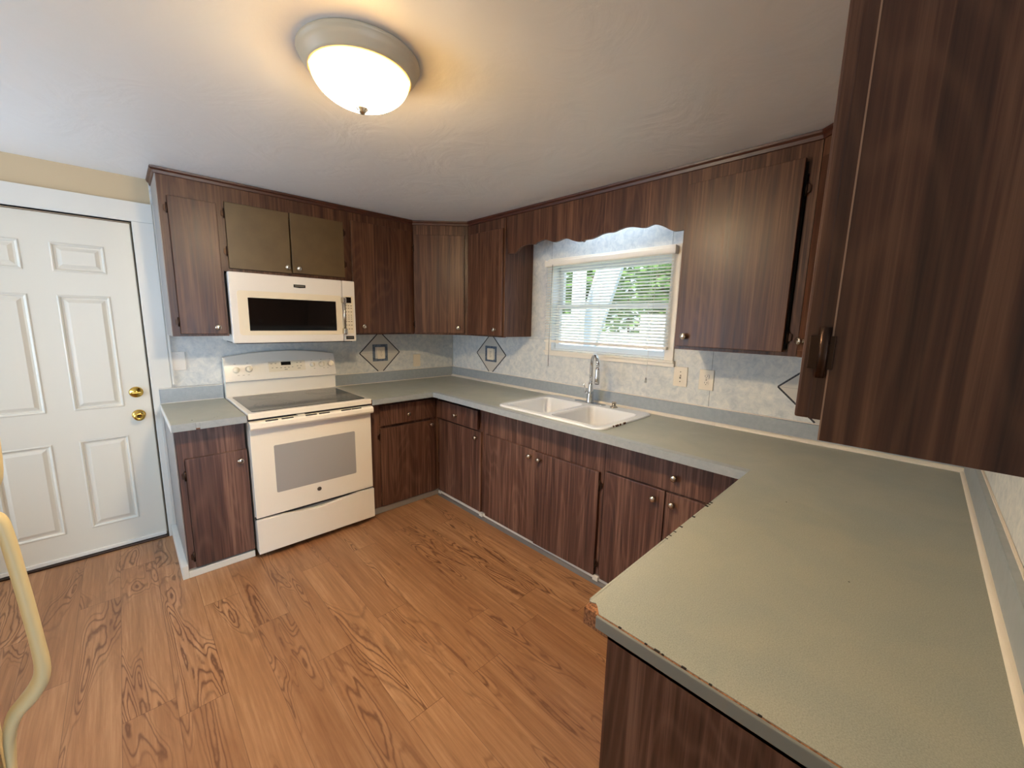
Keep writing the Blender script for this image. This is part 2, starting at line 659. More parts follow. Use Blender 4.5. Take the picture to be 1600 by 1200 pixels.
# window wall with the opening
WY0, WY1, WZ0, WZ1 = -2.262, -1.318, 1.258, 1.905
m = MB()
m.box((0, LY, 0), (0.12, WY0, H))
m.box((0, WY1, 0), (0.12, 0.0, H))
m.box((0, WY0, 0), (0.12, WY1, WZ0))
m.box((0, WY0, WZ1), (0.12, WY1, H))
wall_right = struct(m.build('wall_right', M_PAPER))
m = MB()
m.box((-0.0012, -2.5435, 1.0), (0, -2.5415, 1.345))
m.box((-0.0012, -1.301, 1.93), (0, -1.2995, 2.25))
m.box((-0.0012, -2.249, 1.93), (0, -2.2475, 2.25))
m.box((-0.0012, -1.28, 1.3335), (0, -1.09, 1.335))
m.build('panel_seam', M_SEAM, wall_right)
MB().box((-0.005, -0.005, 0.99), (-0.0031, -0.0031, 1.345)).tube([(-0.006, -0.006, 1.0), (-0.006, -0.006, 1.345)], 0.004, 8).build('corner_bead', M_WHITE, wall_right)

wall_near = struct(MB().box((-1.92, LY - 0.1, 0), (0.12, LY, H)).build('wall_near', M_PAPER))
# room behind the camera: rear, left and far right walls with their daylight openings
m = MB()
m.box((-4.38, -7.2, 0), (-2.7, -7.08, H))
m.box((-1.8, -7.2, 0), (0.12, -7.08, H))
m.box((-2.7, -7.2, 0), (-1.8, -7.08, 0.2))
m.box((-2.7, -7.2, 2.15), (-1.8, -7.08, H))
struct(m.build('wall_rear', M_ROOM))
m = MB()
m.box((-4.38, -7.2, 0), (-4.26, -1.25, H))
m.box((-4.38, -0.25, 0), (-4.26, 0.12, H))
m.box((-4.38, -1.25, 0), (-4.26, -0.25, 0.45))
m.box((-4.38, -1.25, 2.05), (-4.26, -0.25, H))
struct(m.build('wall_left', M_ROOM))
struct(MB().box((0.0, -7.2, 0), (0.12, LY - 0.1, H)).build('wall_far', M_ROOM))


# diamonds inlaid on the wall panels
def diamond(frame, cu, cz, half_w, half_h, parent, zlo, zhi, fw_, fh_):
    """frame maps (u, n, z); bands of mosaic strip, clipped at zlo / zhi"""
    def strip(ms, p, q, wd, n):
        d = Vector((q[0] - p[0], q[1] - p[1]))
        nn = Vector((-d.y, d.x)).normalized() * wd / 2
        pts = [(p[0] + nn.x, 0, p[1] + nn.y), (q[0] + nn.x, 0, q[1] + nn.y), (q[0] - nn.x, 0, q[1] - nn.y), (p[0] - nn.x, 0, p[1] - nn.y)]
        ms.prism(pts, (0, n, 0))
    m = frame.mb()
    kl = (cz - zlo) / half_h
    kh = (zhi - cz) / half_h
    for sx in (-1, 1):
        strip(m, (cu + sx * half_w, cz), (cu + sx * half_w * (1 - kh), zhi), 0.0085, 0.0022)
        strip(m, (cu + sx * half_w, cz), (cu + sx * half_w * (1 - kl), zlo), 0.0085, 0.0022)
    d = m.build('diamond_strip', M_MOSAIC, parent)
    m = frame.mb()
    strip(m, (cu - half_w + .01, cz), (cu - fw_, cz), 0.0012, 0.0016)
    strip(m, (cu + fw_, cz), (cu + half_w - .01, cz), 0.0012, 0.0016)
    m.build('tile_joint', M_SEAM, parent)
    m = frame.mb()
    pts = [(cu + half_w - .006, 0, cz), (cu + half_w * (1 - kh), 0, zhi), (cu - half_w * (1 - kh), 0, zhi), (cu - half_w + .006, 0, cz), (cu - half_w * (1 - kl), 0, zlo), (cu + half_w * (1 - kl), 0, zlo)]
    m.prism(pts, (0, 0.0012, 0))
    m.build('diamond_tile', M_INLAY, parent)
    m = frame.mb()
    b = 0.024
    m.box((cu - fw_, 0, cz + fh_ - b), (cu + fw_, 0.0028, cz + fh_))
    m.box((cu - fw_, 0, cz - fh_), (cu + fw_, 0.0028, cz - fh_ + b))
    m.box((cu - fw_, 0, cz - fh_ + b), (cu - fw_ + b, 0.0028, cz + fh_ - b))
    m.box((cu + fw_ - b, 0, cz - fh_ + b), (cu + fw_, 0.0028, cz + fh_ - b))
    m.build('blue_border', M_BLUEF, parent)


ZB = HC + 0.094
GA = FA(-0.003)
GB = FB(-0.0005)
diamond(GA, -0.792, 1.170, 0.188, 0.188, wall_back, 1.006, HU - 0.003, 0.071, 0.075)
diamond(GB, -0.602, 1.170, 0.202, 0.188, wall_right, 1.006, HU - 0.003, 0.079, 0.072)
diamond(GB, -3.082, 1.166, 0.205, 0.188, wall_right, 1.006, HU - 0.003, 0.085, 0.072)


# ------------------------------------------------------------------ wall plates
def plate(fr, u, z, label, cat, name, kind, w_=0.074, h_=0.118, mt=None, group=None):
    base = fr.p(u, 0, z - h_ / 2)
    t_ = thing(name, label, cat, base, group)
    mt = mt or M_PLATE
    m = fr.mb()
    m.box((u - w_ / 2, 0.0005, z - h_ / 2), (u + w_ / 2, 0.006, z + h_ / 2), 0.0025)
    m.build('cover_plate', mt, t_)
    if kind == 'outlet':
        for dz in (-0.0195, 0.0195):
            m = fr.mb()
            pts = []
            for i in range(20):
                a = 2 * math.pi * i / 20
                pts.append((u + 0.0172 * math.cos(a), 0.0055, z + dz + max(-0.0125, min(0.0125, 0.0172 * math.sin(a)))))
            m.prism(pts, (0, 0.003, 0))
            r_ = m.build('receptacle', mt, t_)
            m = fr.mb()
            m.box((u - 0.0075, 0.0083, z + dz - 0.001), (u - 0.0055, 0.0089, z + dz + 0.008))
            m.box((u + 0.0055, 0.0083, z + dz - 0.001), (u + 0.0075, 0.0089, z + dz + 0.007))
            m.box((u - 0.002, 0.0083, z + dz - 0.009), (u + 0.002, 0.0089, z + dz - 0.005))
            m.build('slot', M_BLACK, r_)
        m = MB()
        m.lathe([(0, 0), (0.003, 0), (0.0025, 0.0015), (0, 0.0018)], fr.p(u, 0.006, z), tuple(fr.n), 12)
        m.build('screw', M_NICKEL, t_)
    elif kind == 'switch':
        m = fr.mb()
        m.box((u - 0.005, 0.0055, z - 0.012), (u + 0.005, 0.0068, z + 0.012))
        m.build('switch_slot', M_PRINT, t_)
        m = fr.mb()
        m.prism([(u - 0.0035, 0.006, z - 0.004), (u + 0.0035, 0.006, z - 0.004), (u + 0.003, 0.016, z + 0.008), (u - 0.003, 0.016, z + 0.008)], (0, 0.001, 0.005))
        m.build('toggle', mt, t_)
        for dz in (-0.03, 0.03):
            m = MB()
            m.lathe([(0, 0), (0.0032, 0), (0.0025, 0.0015), (0, 0.0018)], fr.p(u, 0.006, z + dz), tuple(fr.n), 12)
            m.build('screw', M_HINGE if dz < 0 else M_NICKEL, t_)
    else:
        for dz in (-0.042, 0.042) if h_ > 0.1 else ():
            m = MB()
            m.lathe([(0, 0), (0.003, 0), (0.0025, 0.0012), (0, 0.0014)], fr.p(u, 0.006, z + dz), tuple(fr.n), 12)
            m.build('screw', mt, t_)
    return t_


PG = 'ivory outlet and switch plates on the backsplash walls'
plate(FA(-0.0045), -0.785, 1.168, 'ivory outlet inside the blue bordered diamond right of the stove', 'outlet', 'outlet', 'outlet', 0.066, 0.106, group=PG)
plate(FB(-0.002), -0.600, 1.168, 'ivory outlet inside the diamond on the window wall near the corner', 'outlet', 'outlet', 'outlet', 0.086, 0.106, group=PG)
plate(FA(-0.003), -0.424, 1.082, 'blank ivory wall plate on the stove wall beside the corner', 'wall plate', 'wall_plate', 'blank', 0.076, 0.118, group=PG)
plate(FA(-0.003), -2.190, 1.172, 'pale painted blank wall plate above the counter left of the stove', 'wall plate', 'wall_plate', 'blank', 0.082, 0.122, M_PLATEW, group=PG)
plate(FB(-0.0005), -2.366, 1.160, 'ivory toggle switch plate just right of the window', 'switch', 'light_switch', 'switch', 0.084, 0.120, group=PG)
plate(FB(-0.0005), -2.519, 1.158, 'ivory double outlet under the upper cabinet, second plate right of the window', 'outlet', 'outlet', 'outlet', 0.082, 0.120, group=PG)

# ------------------------------------------------------------------ entry door
door = struct(thing('door_1', 'white six panel entry door with brass knob and deadbolt', 'door', ((DX0 + DX1) / 2, 0.02, 0)))
m = MB()
DYF = 0.018
m.box((DX0 + 0.004, DYF + 0.006, 0.012), (DX1 - 0.004, DYF + 0.044, DH - 0.004))
# stiles and rails in front leave six sunken panel fields
xs_ = [DX0 + 0.004, -2.998, -2.780, -2.676, -2.462, DX1 - 0.004]
zs_ = [0.012, 0.172, 0.722, 0.904, 1.568, 1.694, 1.852, DH - 0.004]
for i in (0, 2, 4):
    m.box((xs_[i], DYF, zs_[0]), (xs_[i + 1], DYF + 0.008, zs_[-1]))
for i in (1, 3):
    for j in (0, 2, 4, 6):
        m.box((xs_[i], DYF, zs_[j]), (xs_[i + 1], DYF + 0.008, zs_[j + 1]))
dp = m.build('door_slab', M_DOORW, door)
for i in (1, 3):
    for j in (1, 3, 5):
        m = MB()
        a0, a1, b0, b1 = xs_[i], xs_[i + 1], zs_[j], zs_[j + 1]

        def ringpts(k, yy):
            return [(a0 + k, yy, b0 + k), (a1 - k, yy, b0 + k), (a1 - k, yy, b1 - k), (a0 + k, yy, b1 - k)]
        prof = [(0.0, DYF - 0.001), (0.006, DYF - 0.0035), (0.012, DYF - 0.001), (0.016, DYF + 0.0055), (0.024, DYF + 0.0055), (0.042, DYF - 0.001)]
        rr = [[m.bm.verts.new(p) for p in ringpts(k, yy)] for k, yy in prof]
        for A, B in zip(rr, rr[1:]):
            for q in range(4):
                m.bm.faces.new((A[q], A[(q + 1) % 4], B[(q + 1) % 4], B[q]))
        m.bm.faces.new(rr[-1])
        bmesh.ops.recalc_face_normals(m.bm, faces=m.bm.faces[:])
        m.build('raised_panel', M_DOORW, dp)
# casing, stop, sweep
m = MB()
CW = 0.105
m.box((DX1 + 0.006, -0.016, 0), (DX1 + CW, 0, DH + 0.008), 0.002)
m.box((DX0 - CW, -0.016, 0), (DX0 - 0.006, 0, DH + 0.008), 0.002)
m.box((DX0 - CW, -0.016, DH + 0.008), (DX1 + CW, 0, DH + 0.120), 0.002)
m.build('casing', M_WHITE, door)
m = MB()
m.box((DX1 + 0.0005, 0.0, 0), (DX1 + 0.010, 0.10, DH + 0.01))
m.box((DX0 - 0.010, 0.0, 0), (DX0 - 0.0005, 0.10, DH + 0.01))
m.box((DX0, 0.0, DH + 0.0005), (DX1, 0.10, DH + 0.010))
m.box((DX1 - 0.012, DYF + 0.045, 0), (DX1, DYF + 0.06, DH))
m.box((DX0, DYF + 0.045, DH - 0.012), (DX1, DYF + 0.06, DH))
m.build('jamb', M_WHITE, door)
m = MB()
m.box((DX0, -0.012, 0.0), (DX1, 0.10, 0.010), 0.003)
m.build('threshold', M_HINGE, door)
m = MB()
m.box((DX0 + 0.01, DYF - 0.008, 0.012), (DX1 - 0.006, DYF, 0.034), 0.002)
m.build('door_sweep', M_PLATEW, door)
m = MB()
m.lathe([(0, 0), (0.033, 0), (0.033, 0.004), (0.026, 0.012), (0.017, 0.014), (0.012, 0.02), (0.012, 0.034), (0.022, 0.042), (0.028, 0.052), (0.027, 0.064), (0.018, 0.070), (0.012, 0.070), (0.010, 0.067), (0, 0.067)], (-2.404, DYF, 0.842), (0, -1, 0), 32)
dk = m.build('door_knob', M_BRASS, door)
MB().box((-2.4065, DYF - 0.072, 0.836), (-2.4015, DYF - 0.066, 0.848)).build('turn_button', M_HINGE, dk)
m = MB()
m.lathe([(0, 0), (0.034, 0), (0.034, 0.005), (0.028, 0.013), (0.014, 0.016), (0.012, 0.02), (0, 0.02)], (-2.404, DYF, 0.987), (0, -1, 0), 32)
db = m.build('deadbolt', M_BRASS, door)
MB().box((-2.428, DYF - 0.040, 0.982), (-2.380, DYF - 0.018, 0.992), 0.003).build('thumb_turn', M_BRASS, db)
m = MB()
m.box((-2.228, -0.0165, 1.02), (-2.2165, 0, 2.125), 0.002)
m.box((-2.2325, -0.010, 1.02), (-2.228, 0, 2.125))
struct(m.build('trim_1', M_WHITE))

# ------------------------------------------------------------------ sink window
win = struct(thing('window_1', 'sink window with white vinyl sashes behind a half closed blind', 'window', (0.06, (WY0 + WY1) / 2, WZ0)))
m = MB()
cw = 0.05
m.box((-0.014, WY1 - 0.005, WZ0 - 0.01), (0, WY1 + cw - 0.005, WZ1 + 0.045), 0.003)
m.box((-0.014, WY0 - cw - 0.002, WZ0 - 0.01), (0, WY0 + 0.005, WZ1 + 0.045), 0.003)
m.box((-0.0135, WY0, WZ1 - 0.005), (0, WY1, WZ1 + 0.045), 0.003)
m.box((-0.016, WY0 - cw - 0.012, WZ0 - 0.045), (0, WY1 + cw, WZ0 - 0.02), 0.004)
m.box((-0.030, WY0 - cw - 0.012, WZ0 - 0.02), (0.0, WY1 + cw, WZ0 - 0.006), 0.004)
m.build('casing', M_BLIND, win)
m = MB()
m.box((0.0, WY0, WZ0 - 0.001), (0.12, WY1, WZ0 + 0.006))
m.box((0.0, WY0, WZ0), (0.12, WY0 + 0.006, WZ1))
m.box((0.0, WY1 - 0.006, WZ0), (0.12, WY1, WZ1))
m.box((0.0, WY0, WZ1 - 0.006), (0.12, WY1, WZ1))
m.build('window_reveal', M_VINYL, win)
zm = 1.592


def sash(z0, z1, x0, nm):
    m = MB()
    b = 0.036
    y0, y1 = WY0 + 0.008, WY1 - 0.008
    m.box((x0, y0, z0), (x0 + 0.03, y1, z0 + b), 0.003)
    m.box((x0, y0, z1 - b), (x0 + 0.03, y1, z1), 0.003)
    m.box((x0, y0, z0 + b), (x0 + 0.03, y0 + b, z1 - b), 0.002)
    m.box((x0, y1 - b, z0 + b), (x0 + 0.03, y1, z1 - b), 0.002)
    o = m.build('sash', M_VINYL, win)
    MB().box((x0 + 0.013, y0 + b, z0 + b), (x0 + 0.016, y1 - b, z1 - b)).build('pane', M_GLASS, o)
    return o


sash(WZ0 + 0.008, zm + 0.018, 0.045, 'lower')
sash(zm - 0.018, WZ1 - 0.008, 0.078, 'upper')

# blind (hangs in front of the window)
BY0, BY1 = -2.288, -1.283
bl = thing('window_blind', 'ivory horizontal mini blind hanging over the sink window', 'blind', (-0.035, (BY0 + BY1) / 2, 1.30))
m = MB()
m.box((-0.052, BY0, 1.890), (-0.016, BY1, 1.928), 0.004)
m.box((-0.0555, BY0, 1.895), (-0.052, BY1, 1.924), 0.001)
hr = m.build('headrail', M_BLIND, bl)
for yy in (BY0 - 0.008, BY1 - 0.004):
    m = MB()
    m.box((-0.058, yy, 1.888), (-0.014, yy + 0.012, 1.938), 0.003)
    m.build('mounting_bracket', M_BLIND, hr)
m = MB()
zt, zb2, ns = 1.879, 1.352, 27
for i in range(ns):
    z = zt + (zb2 - zt) * i / (ns - 1)
    ang = math.radians(27)
    hw = 0.0125

    def fn(u, v, z=z, ang=ang, hw=hw):
        s_ = (u - 0.5) * 2
        yy = BY0 + 0.006 + (BY1 - BY0 - 0.012) * v
        return Vector((-0.036 + s_ * hw * math.cos(ang), yy, z + s_ * hw * math.sin(ang) * 1.0 + 0.0022 * (1 - s_ * s_)))
    m.grid(fn, 4, 1)
m.build('slats', M_SLAT, bl)
m = MB()
m.box((-0.049, BY0 + 0.006, 1.318), (-0.023, BY1 - 0.006, 1.336), 0.003)
br = m.build('bottom_rail', M_BLIND, bl)
for yy in (BY0 + 0.14, (BY0 + BY1) / 2, BY1 - 0.14):
    m = MB()
    m.box((-0.0505, yy - 0.012, 1.314), (-0.049, yy + 0.012, 1.338))
    m.build('cord_button', M_BLIND, br)
for yy in (BY0 + 0.14, (BY0 + BY1) / 2, BY1 - 0.14):
    m = MB()
    m.tube([(-0.0495, yy, 1.89), (-0.0495, yy, 1.335)], 0.0008, 6)
    m.tube([(-0.0225, yy, 1.89), (-0.0225, yy, 1.335)], 0.0008, 6)
    m.build('ladder_cord', M_CORD, bl)
m = MB()
m.tube([(-0.058, BY1 - 0.075, 1.90), (-0.062, BY1 - 0.07, 1.55), (-0.060, BY1 - 0.065, 1.13)], 0.0022, 8)
m.build('tilt_wand', M_CLEAR, bl)
m = MB()
m.tube([(-0.057, BY0 + 0.09, 1.90), (-0.060, BY0 + 0.11, 1.5), (-0.045, BY0 + 0.125, 1.13)], 0.0011, 6)
lc = m.build('lift_cord', M_CORD, bl)
MB().lathe([(0, 0.03), (0.003, 0.03), (0.008, 0.0), (0.007, -0.004), (0, -0.004)], (-0.045, BY0 + 0.125, 1.105), 'z', 14).build('tassel', M_CLEAR, lc)

# ------------------------------------------------------------------ countertops
# short counter left of the stove
XL0, XL1 = -2.298, -1.966


def backsplash(m, a, b, axis, z0=HC, z1=ZB, th=0.018):
    if axis == 'x':
        m.box((a, -th - 0.003, z0), (b, -0.0035, z1), 0.003)
    elif axis == 'y':
        m.box((-th - 0.002, a, z0), (-0.001, b, z1), 0.003)


ct = thing('countertop', 'short blue grey laminate counter left of the stove beside the door', 'countertop', (-2.13, -0.35, HC - NOSE))
m = MB()
m.box((XL0 + 0.001, CA + 0.003, HC - NOSE), (XL1, -0.0175, HC - 0.002))
m.build('substrate', M_PARTICLE, ct)
m = MB()
m.prism([(XL0, CA, HC - 0.0015), (XL1, CA, HC - 0.0015), (XL1, -0.0165, HC - 0.0015), (XL0, -0.0165, HC - 0.0015)], (0, 0, 0.0015))
m.build('laminate_top', M_COUNTER, ct)
m = MB()
m.box((XL0, CA - 0.004, HC - NOSE - 0.001), (-2.198, CA + 0.003, HC + 0.0008), 0.002)
m.box((-2.180, CA - 0.004, HC - NOSE - 0.001), (XL1, CA + 0.003, HC + 0.0008), 0.002)
m.box((-2.198, CA - 0.004, HC - NOSE + 0.007), (-2.180, CA + 0.003, HC + 0.0008), 0.002)
m.build('front_edge', M_EDGE, ct)
m = MB()
m.box((XL0 - 0.003, CA, HC - NOSE - 0.001), (XL0 + 0.001, -0.0165, HC + 0.0006), 0.001)
m.build('end_strip', M_WHITE, ct)
m = MB()
m.box((XL0, -0.036, HC), (XL1, -0.0175, ZB), 0.003)
bsp = m.build('backsplash', M_EDGE, ct)
m = MB()
m.box((XL0, -0.0368, ZB - 0.0005), (XL1, -0.0175, ZB + 0.004), 0.001)
m.box((XL0, -0.041, HC), (XL1, -0.036, HC + 0.005), 0.001)
m.build('caulk_line', M_WHITE, bsp)
# paint chips
for (x, y, r) in ((-2.205, -0.655, 0.004), (-2.105, -0.648, 0.002), (-2.09, -0.64, 0.0015)):
    m = MB()
    m.lathe([(0, 0), (r, 0), (r * 0.9, 0.0004), (0, 0.0005)], (x, y, HC), 'z', 9)
    m.build('chip_mark', M_SHADOWGAP, ct)

# long U shaped worktop
XP = -1.815
PY = -2.962
SX1 = -1.214
WT = thing('countertop', 'long grey green worktop wrapping the corner under the window to the peninsula', 'countertop', (-0.9, -3.2, HC - NOSE))
SK = (-0.652, -0.066, -2.245, -1.405)     # sink cut-out bounds x0 x1 y0 y1


def slab_poly(m, z0, z1, ins=0.0, chip=False):
    """worktop split into rectangles around the sink hole"""
    d = z1 - z0

    def P(pts):
        m.prism([(x, y, z0) for x, y in pts], (0, 0, d))
    e = ins
    P([(SX1, CA + e), (CB + e, CA + e), (CB + e, -0.004), (SX1, -0.004)])                 # stove wall leg
    x0, x1, y0, y1 = SK[0] + 0.03, SK[1] - 0.03, SK[2] + 0.03, SK[3] - 0.03
    P([(CB + e, y1), (-0.002, y1), (-0.002, -0.004), (CB + e, -0.004)])
    P([(CB + e, y0), (x0, y0), (x0, y1), (CB + e, y1)])
    P([(x1, y0), (-0.002, y0), (-0.002, y1), (x1, y1)])
    P([(CB + e, PY), (-0.002, PY), (-0.002, y0), (CB + e, y0)])
    if chip:
        P([(XP + 0.050, LY + 0.002), (-0.002, LY + 0.002), (-0.002, PY), (XP + 0.032, PY), (XP + 0.024, PY - 0.008), (XP + 0.030, PY - 0.018), (XP + 0.0165, PY - 0.034), (XP + 0.0165, LY + 0.002)])
    else:
        P([(XP + e, LY + 0.002), (-0.002, LY + 0.002), (-0.002, PY - e), (XP + e, PY - e)])


def merge(m):
    bmesh.ops.remove_doubles(m.bm, verts=m.bm.verts[:], dist=0.00005)
    return m


m = MB()
slab_poly(m, HC - NOSE, HC - 0.0015, 0.003)
m.build('substrate', M_PARTICLE, WT)
m = MB()
d_ = 0.0015
z0 = HC - d_
m.prism([(SX1, CA, z0), (CB, CA, z0), (CB, -0.004, z0), (SX1, -0.004, z0)], (0, 0, d_))
x0, x1, y0, y1 = SK[0] + 0.03, SK[1] - 0.03, SK[2] + 0.03, SK[3] - 0.03
m.prism([(CB, y1, z0), (-0.002, y1, z0), (-0.002, -0.004, z0), (CB, -0.004, z0)], (0, 0, d_))
m.prism([(CB, y0, z0), (x0, y0, z0), (x0, y1, z0), (CB, y1, z0)], (0, 0, d_))
m.prism([(x1, y0, z0), (-0.002, y0, z0), (-0.002, y1, z0), (x1, y1, z0)], (0, 0, d_))
m.prism([(CB, PY, z0), (-0.002, PY, z0), (-0.002, y0, z0), (CB, y0, z0)], (0, 0, d_))
m.prism([(XP + 0.006, LY + 0.002, z0), (-0.002, LY + 0.002, z0), (-0.002, PY, z0), (XP + 0.026, PY, z0), (XP + 0.024, PY - 0.006, z0), (XP + 0.028, PY - 0.014, z0), (XP + 0.022, PY - 0.022, z0), (XP + 0.006, PY - 0.036, z0)], (0, 0, d_))
lt = m.build('laminate_top', M_COUNTER, WT)
# rounded front edge in lighter blue grey
m = MB()
m.box((SX1, CA - 0.004, HC - NOSE - 0.001), (CB - 0.004, CA + 0.003, HC + 0.0006), 0.002)
m.box((CB - 0.004, PY + 0.004, HC - NOSE - 0.001), (CB + 0.003, CA + 0.003, HC + 0.0006), 0.002)
m.prism([(CB - 0.0045, CA, HC + 0.0002), (CB + 0.036, CA, HC + 0.0002), (CB + 0.036, PY + 0.003, HC + 0.0002), (CB - 0.0045, PY + 0.003, HC + 0.0002)], (0, 0, 0.0005))
m.build('front_edge', M_EDGE, WT)
m = MB()
m.box((XP + 0.03, PY - 0.003, HC - NOSE - 0.001), (CB, PY + 0.0035, HC + 0.0004), 0.0015)
m.build('peninsula_edge', M_COUNTER, WT)
m = MB()
random.seed(4)
m.box((XP - 0.003, LY + 0.002, HC - 0.027), (XP + 0.003, PY - 0.034, HC - 0.0008), 0.002)
m.build('end_strip', M_ENDSTRIP, WT)
for i in range(11):
    y = PY - 0.05 - random.random() * 0.5
    s_ = 0.0006 + random.random() * 0.0012
    m = MB()
    m.box((XP + 0.0035, y - s_ * 3, HC - 0.001), (XP + 0.0060 + s_, y + s_ * 3, HC + 0.0002))
    m.build('chip_mark', M_SHADOWGAP, WT)
for i in range(9):
    x = XP + 0.05 + random.random() * 0.7
    s_ = 0.0008 + random.random() * 0.0014
    m = MB()
    m.box((x - s_ * 2, PY - 0.003 - s_, HC - 0.001), (x + s_ * 2, PY + 0.0037, HC + 0.0007))
    m.build('chip_mark', M_SHADOWGAP, WT)
for (x, y, r) in ((-0.915, -3.13, 0.0022), (-1.30, -3.33, 0.0018)):
    m = MB()
    m.lathe([(0, 0), (r, 0), (0, 0.0006)], (x, y, HC), 'z', 8)
    m.build('chip_mark', M_SHADOWGAP, WT)
# backsplash strips
m = MB()
m.box((SX1, -0.0225, HC), (-0.0205, -0.004, ZB), 0.003)
m.box((-0.0205, LY + 0.0205, HC), (-0.002, -0.004, ZB), 0.003)
m.box((-1.80, LY + 0.001, HC), (-0.002, LY + 0.0205, ZB), 0.003)
bs = m.build('backsplash', M_EDGE, WT)
m = MB()
m.box((SX1, -0.0100, ZB - 0.0005), (-0.006, -0.004, ZB + 0.004), 0.001)
m.box((-0.0075, LY + 0.0065, ZB - 0.0005), (-0.001, -0.010, ZB + 0.004), 0.001)
m.box((SX1, -0.028, HC), (-0.03, -0.0225, HC + 0.005), 0.001)
m.box((-1.80, LY + 0.0005, ZB - 0.0005), (-0.0075, LY + 0.0065, ZB + 0.004), 0.001)
m.build('caulk_line', M_CREAMTRIM, bs)
m = MB()


def quarter(m, p, q, nrm, r=0.019, n=5):
    """quarter round moulding along p->q against the backsplash"""
    p, q, nrm = Vector(p), Vector(q), Vector(nrm)
    ra = [p + nrm * (r * math.cos(a)) + Vector((0, 0, r * 0.8 * math.sin(a))) for a in [math.pi / 2 * i / n for i in range(n + 1)]]
    m.prism([p] + ra, q - p)


quarter(m, (-0.0205, -0.03, HC), (-0.0205, -2.60, HC), (-1, 0, 0), 0.021)
quarter(m, (-0.0205, -2.602, HC), (-0.0205, LY + 0.021, HC), (-1, 0, 0), 0.021)
m.build('quarter_round', M_CREAMTRIM, bs)
m = MB()
quarter(m, (-0.045, LY + 0.0205, HC), (-1.80, LY + 0.0205, HC), (0, 1, 0), 0.011)
m.build('caulk_bead', M_CREAMTRIM, bs)

# ------------------------------------------------------------------ sink and faucet
sk = thing('sink', 'white double bowl drop in sink with rust chipped right rim', 'sink', ((SK[0] + SK[1]) / 2, (SK[2] + SK[3]) / 2, HC))


def rrect(x0, x1, y0, y1, r, n=6):
    pts = []
    for cx, cy, a0 in ((x1 - r, y1 - r, 0), (x0 + r, y1 - r, 90), (x0 + r, y0 + r, 180), (x1 - r, y0 + r, 270)):
        for i in range(n + 1):
            a = math.radians(a0 + 90 * i / n)
            pts.append((cx + r * math.cos(a), cy + r * math.sin(a)))
    return pts


def loft(m, rings, close=True):
    rr = [[m.bm.verts.new(p) for p in r] for r in rings]
    fs = []
    for A, B in zip(rr, rr[1:]):
        n = len(A)
        for i in range(n):
            fs.append(m.bm.faces.new((A[i], A[(i + 1) % n], B[(i + 1) % n], B[i])))
    if close:
        fs.append(m.bm.faces.new(rr[-1]))
    for f in fs:
        f.smooth = True
    return rr


RZ = HC + 0.011
bx0, bx1 = SK[0] + 0.040, SK[1] - 0.105
ymid = (SK[2] + SK[3]) / 2 + 0.008
bowls = [(bx0, bx1, ymid + 0.016, SK[3] - 0.038), (bx0, bx1, SK[2] + 0.040, ymid - 0.016)]
m = MB()
# rim deck: outer skirt and the top, filled around two bowl openings
outer = rrect(SK[0], SK[1], SK[2], SK[3], 0.055)
o1 = [m.bm.verts.new((x, y, HC + 0.0008)) for x, y in rrect(SK[0], SK[1], SK[2], SK[3], 0.055)]
o2 = [m.bm.verts.new((x, y, RZ - 0.003)) for x, y in rrect(SK[0] + 0.001, SK[1] - 0.001, SK[2] + 0.001, SK[3] - 0.001, 0.055)]
o3 = [m.bm.verts.new((x, y, RZ)) for x, y in rrect(SK[0] + 0.008, SK[1] - 0.008, SK[2] + 0.008, SK[3] - 0.008, 0.05)]
n = len(o1)
for A, B in ((o1, o2), (o2, o3)):
    for i in range(n):
        m.bm.faces.new((A[i], A[(i + 1) % n], B[(i + 1) % n], B[i])).smooth = True
edges = []
for i in range(n):
    edges.append(m.bm.edges.get((o3[i], o3[(i + 1) % n])))
for (a0, a1, b0, b1) in bowls:
    r1 = [m.bm.verts.new((x, y, RZ)) for x, y in rrect(a0, a1, b0, b1, 0.055)]
    for i in range(len(r1)):
        edges.append(m.bm.edges.new((r1[i], r1[(i + 1) % len(r1)])))
bmesh.ops.triangle_fill(m.bm, use_beauty=True, use_dissolve=False, edges=edges)
bmesh.ops.recalc_face_normals(m.bm, faces=m.bm.faces[:])
for f in m.bm.faces:
    if len(f.verts) == 3 and f.normal.z < 0:
        f.normal_flip()
m.build('rim', M_SINK, sk)
for (a0, a1, b0, b1) in bowls:
    m = MB()
    rings = []
    for k, dz, r in ((0, 0, 0.055), (0.004, -0.004, 0.052), (0.008, -0.02, 0.05), (0.018, -0.12, 0.05), (0.032, -0.155, 0.05), (0.06, -0.17, 0.045)):
        rings.append([(x, y, RZ + dz) for x, y in rrect(a0 + k, a1 - k, b0 + k, b1 - k, r)])
    loft(m, rings)
    bw = m.build('bowl', M_SINK, sk)
    m = MB()
    m.lathe([(0, 0.004), (0.03, 0.004), (0.042, 0.003), (0.045, 0.0)], ((a0 + a1) / 2, (b0 + b1) / 2, RZ - 0.1695), 'z', 24)
    m.build('drain', M_CHROME, bw)
for (x, y, s_) in ((-0.50, SK[2] - 0.0005, 0.016), (-0.465, SK[2] - 0.0005, 0.007), (-0.42, SK[2] - 0.0005, 0.012), (-0.535, SK[2] + 0.001, 0.006)):
    MB().box((x - s_, y - 0.001, HC + 0.001), (x + s_, y + 0.004, RZ + 0.0006), 0.001).build('rust_chip', M_RUST, sk)
MB().lathe([(0, 0), (0.003, 0), (0, 0.001)], (-0.395, ymid, RZ), 'z', 8).build('rust_chip', M_RUST, sk)

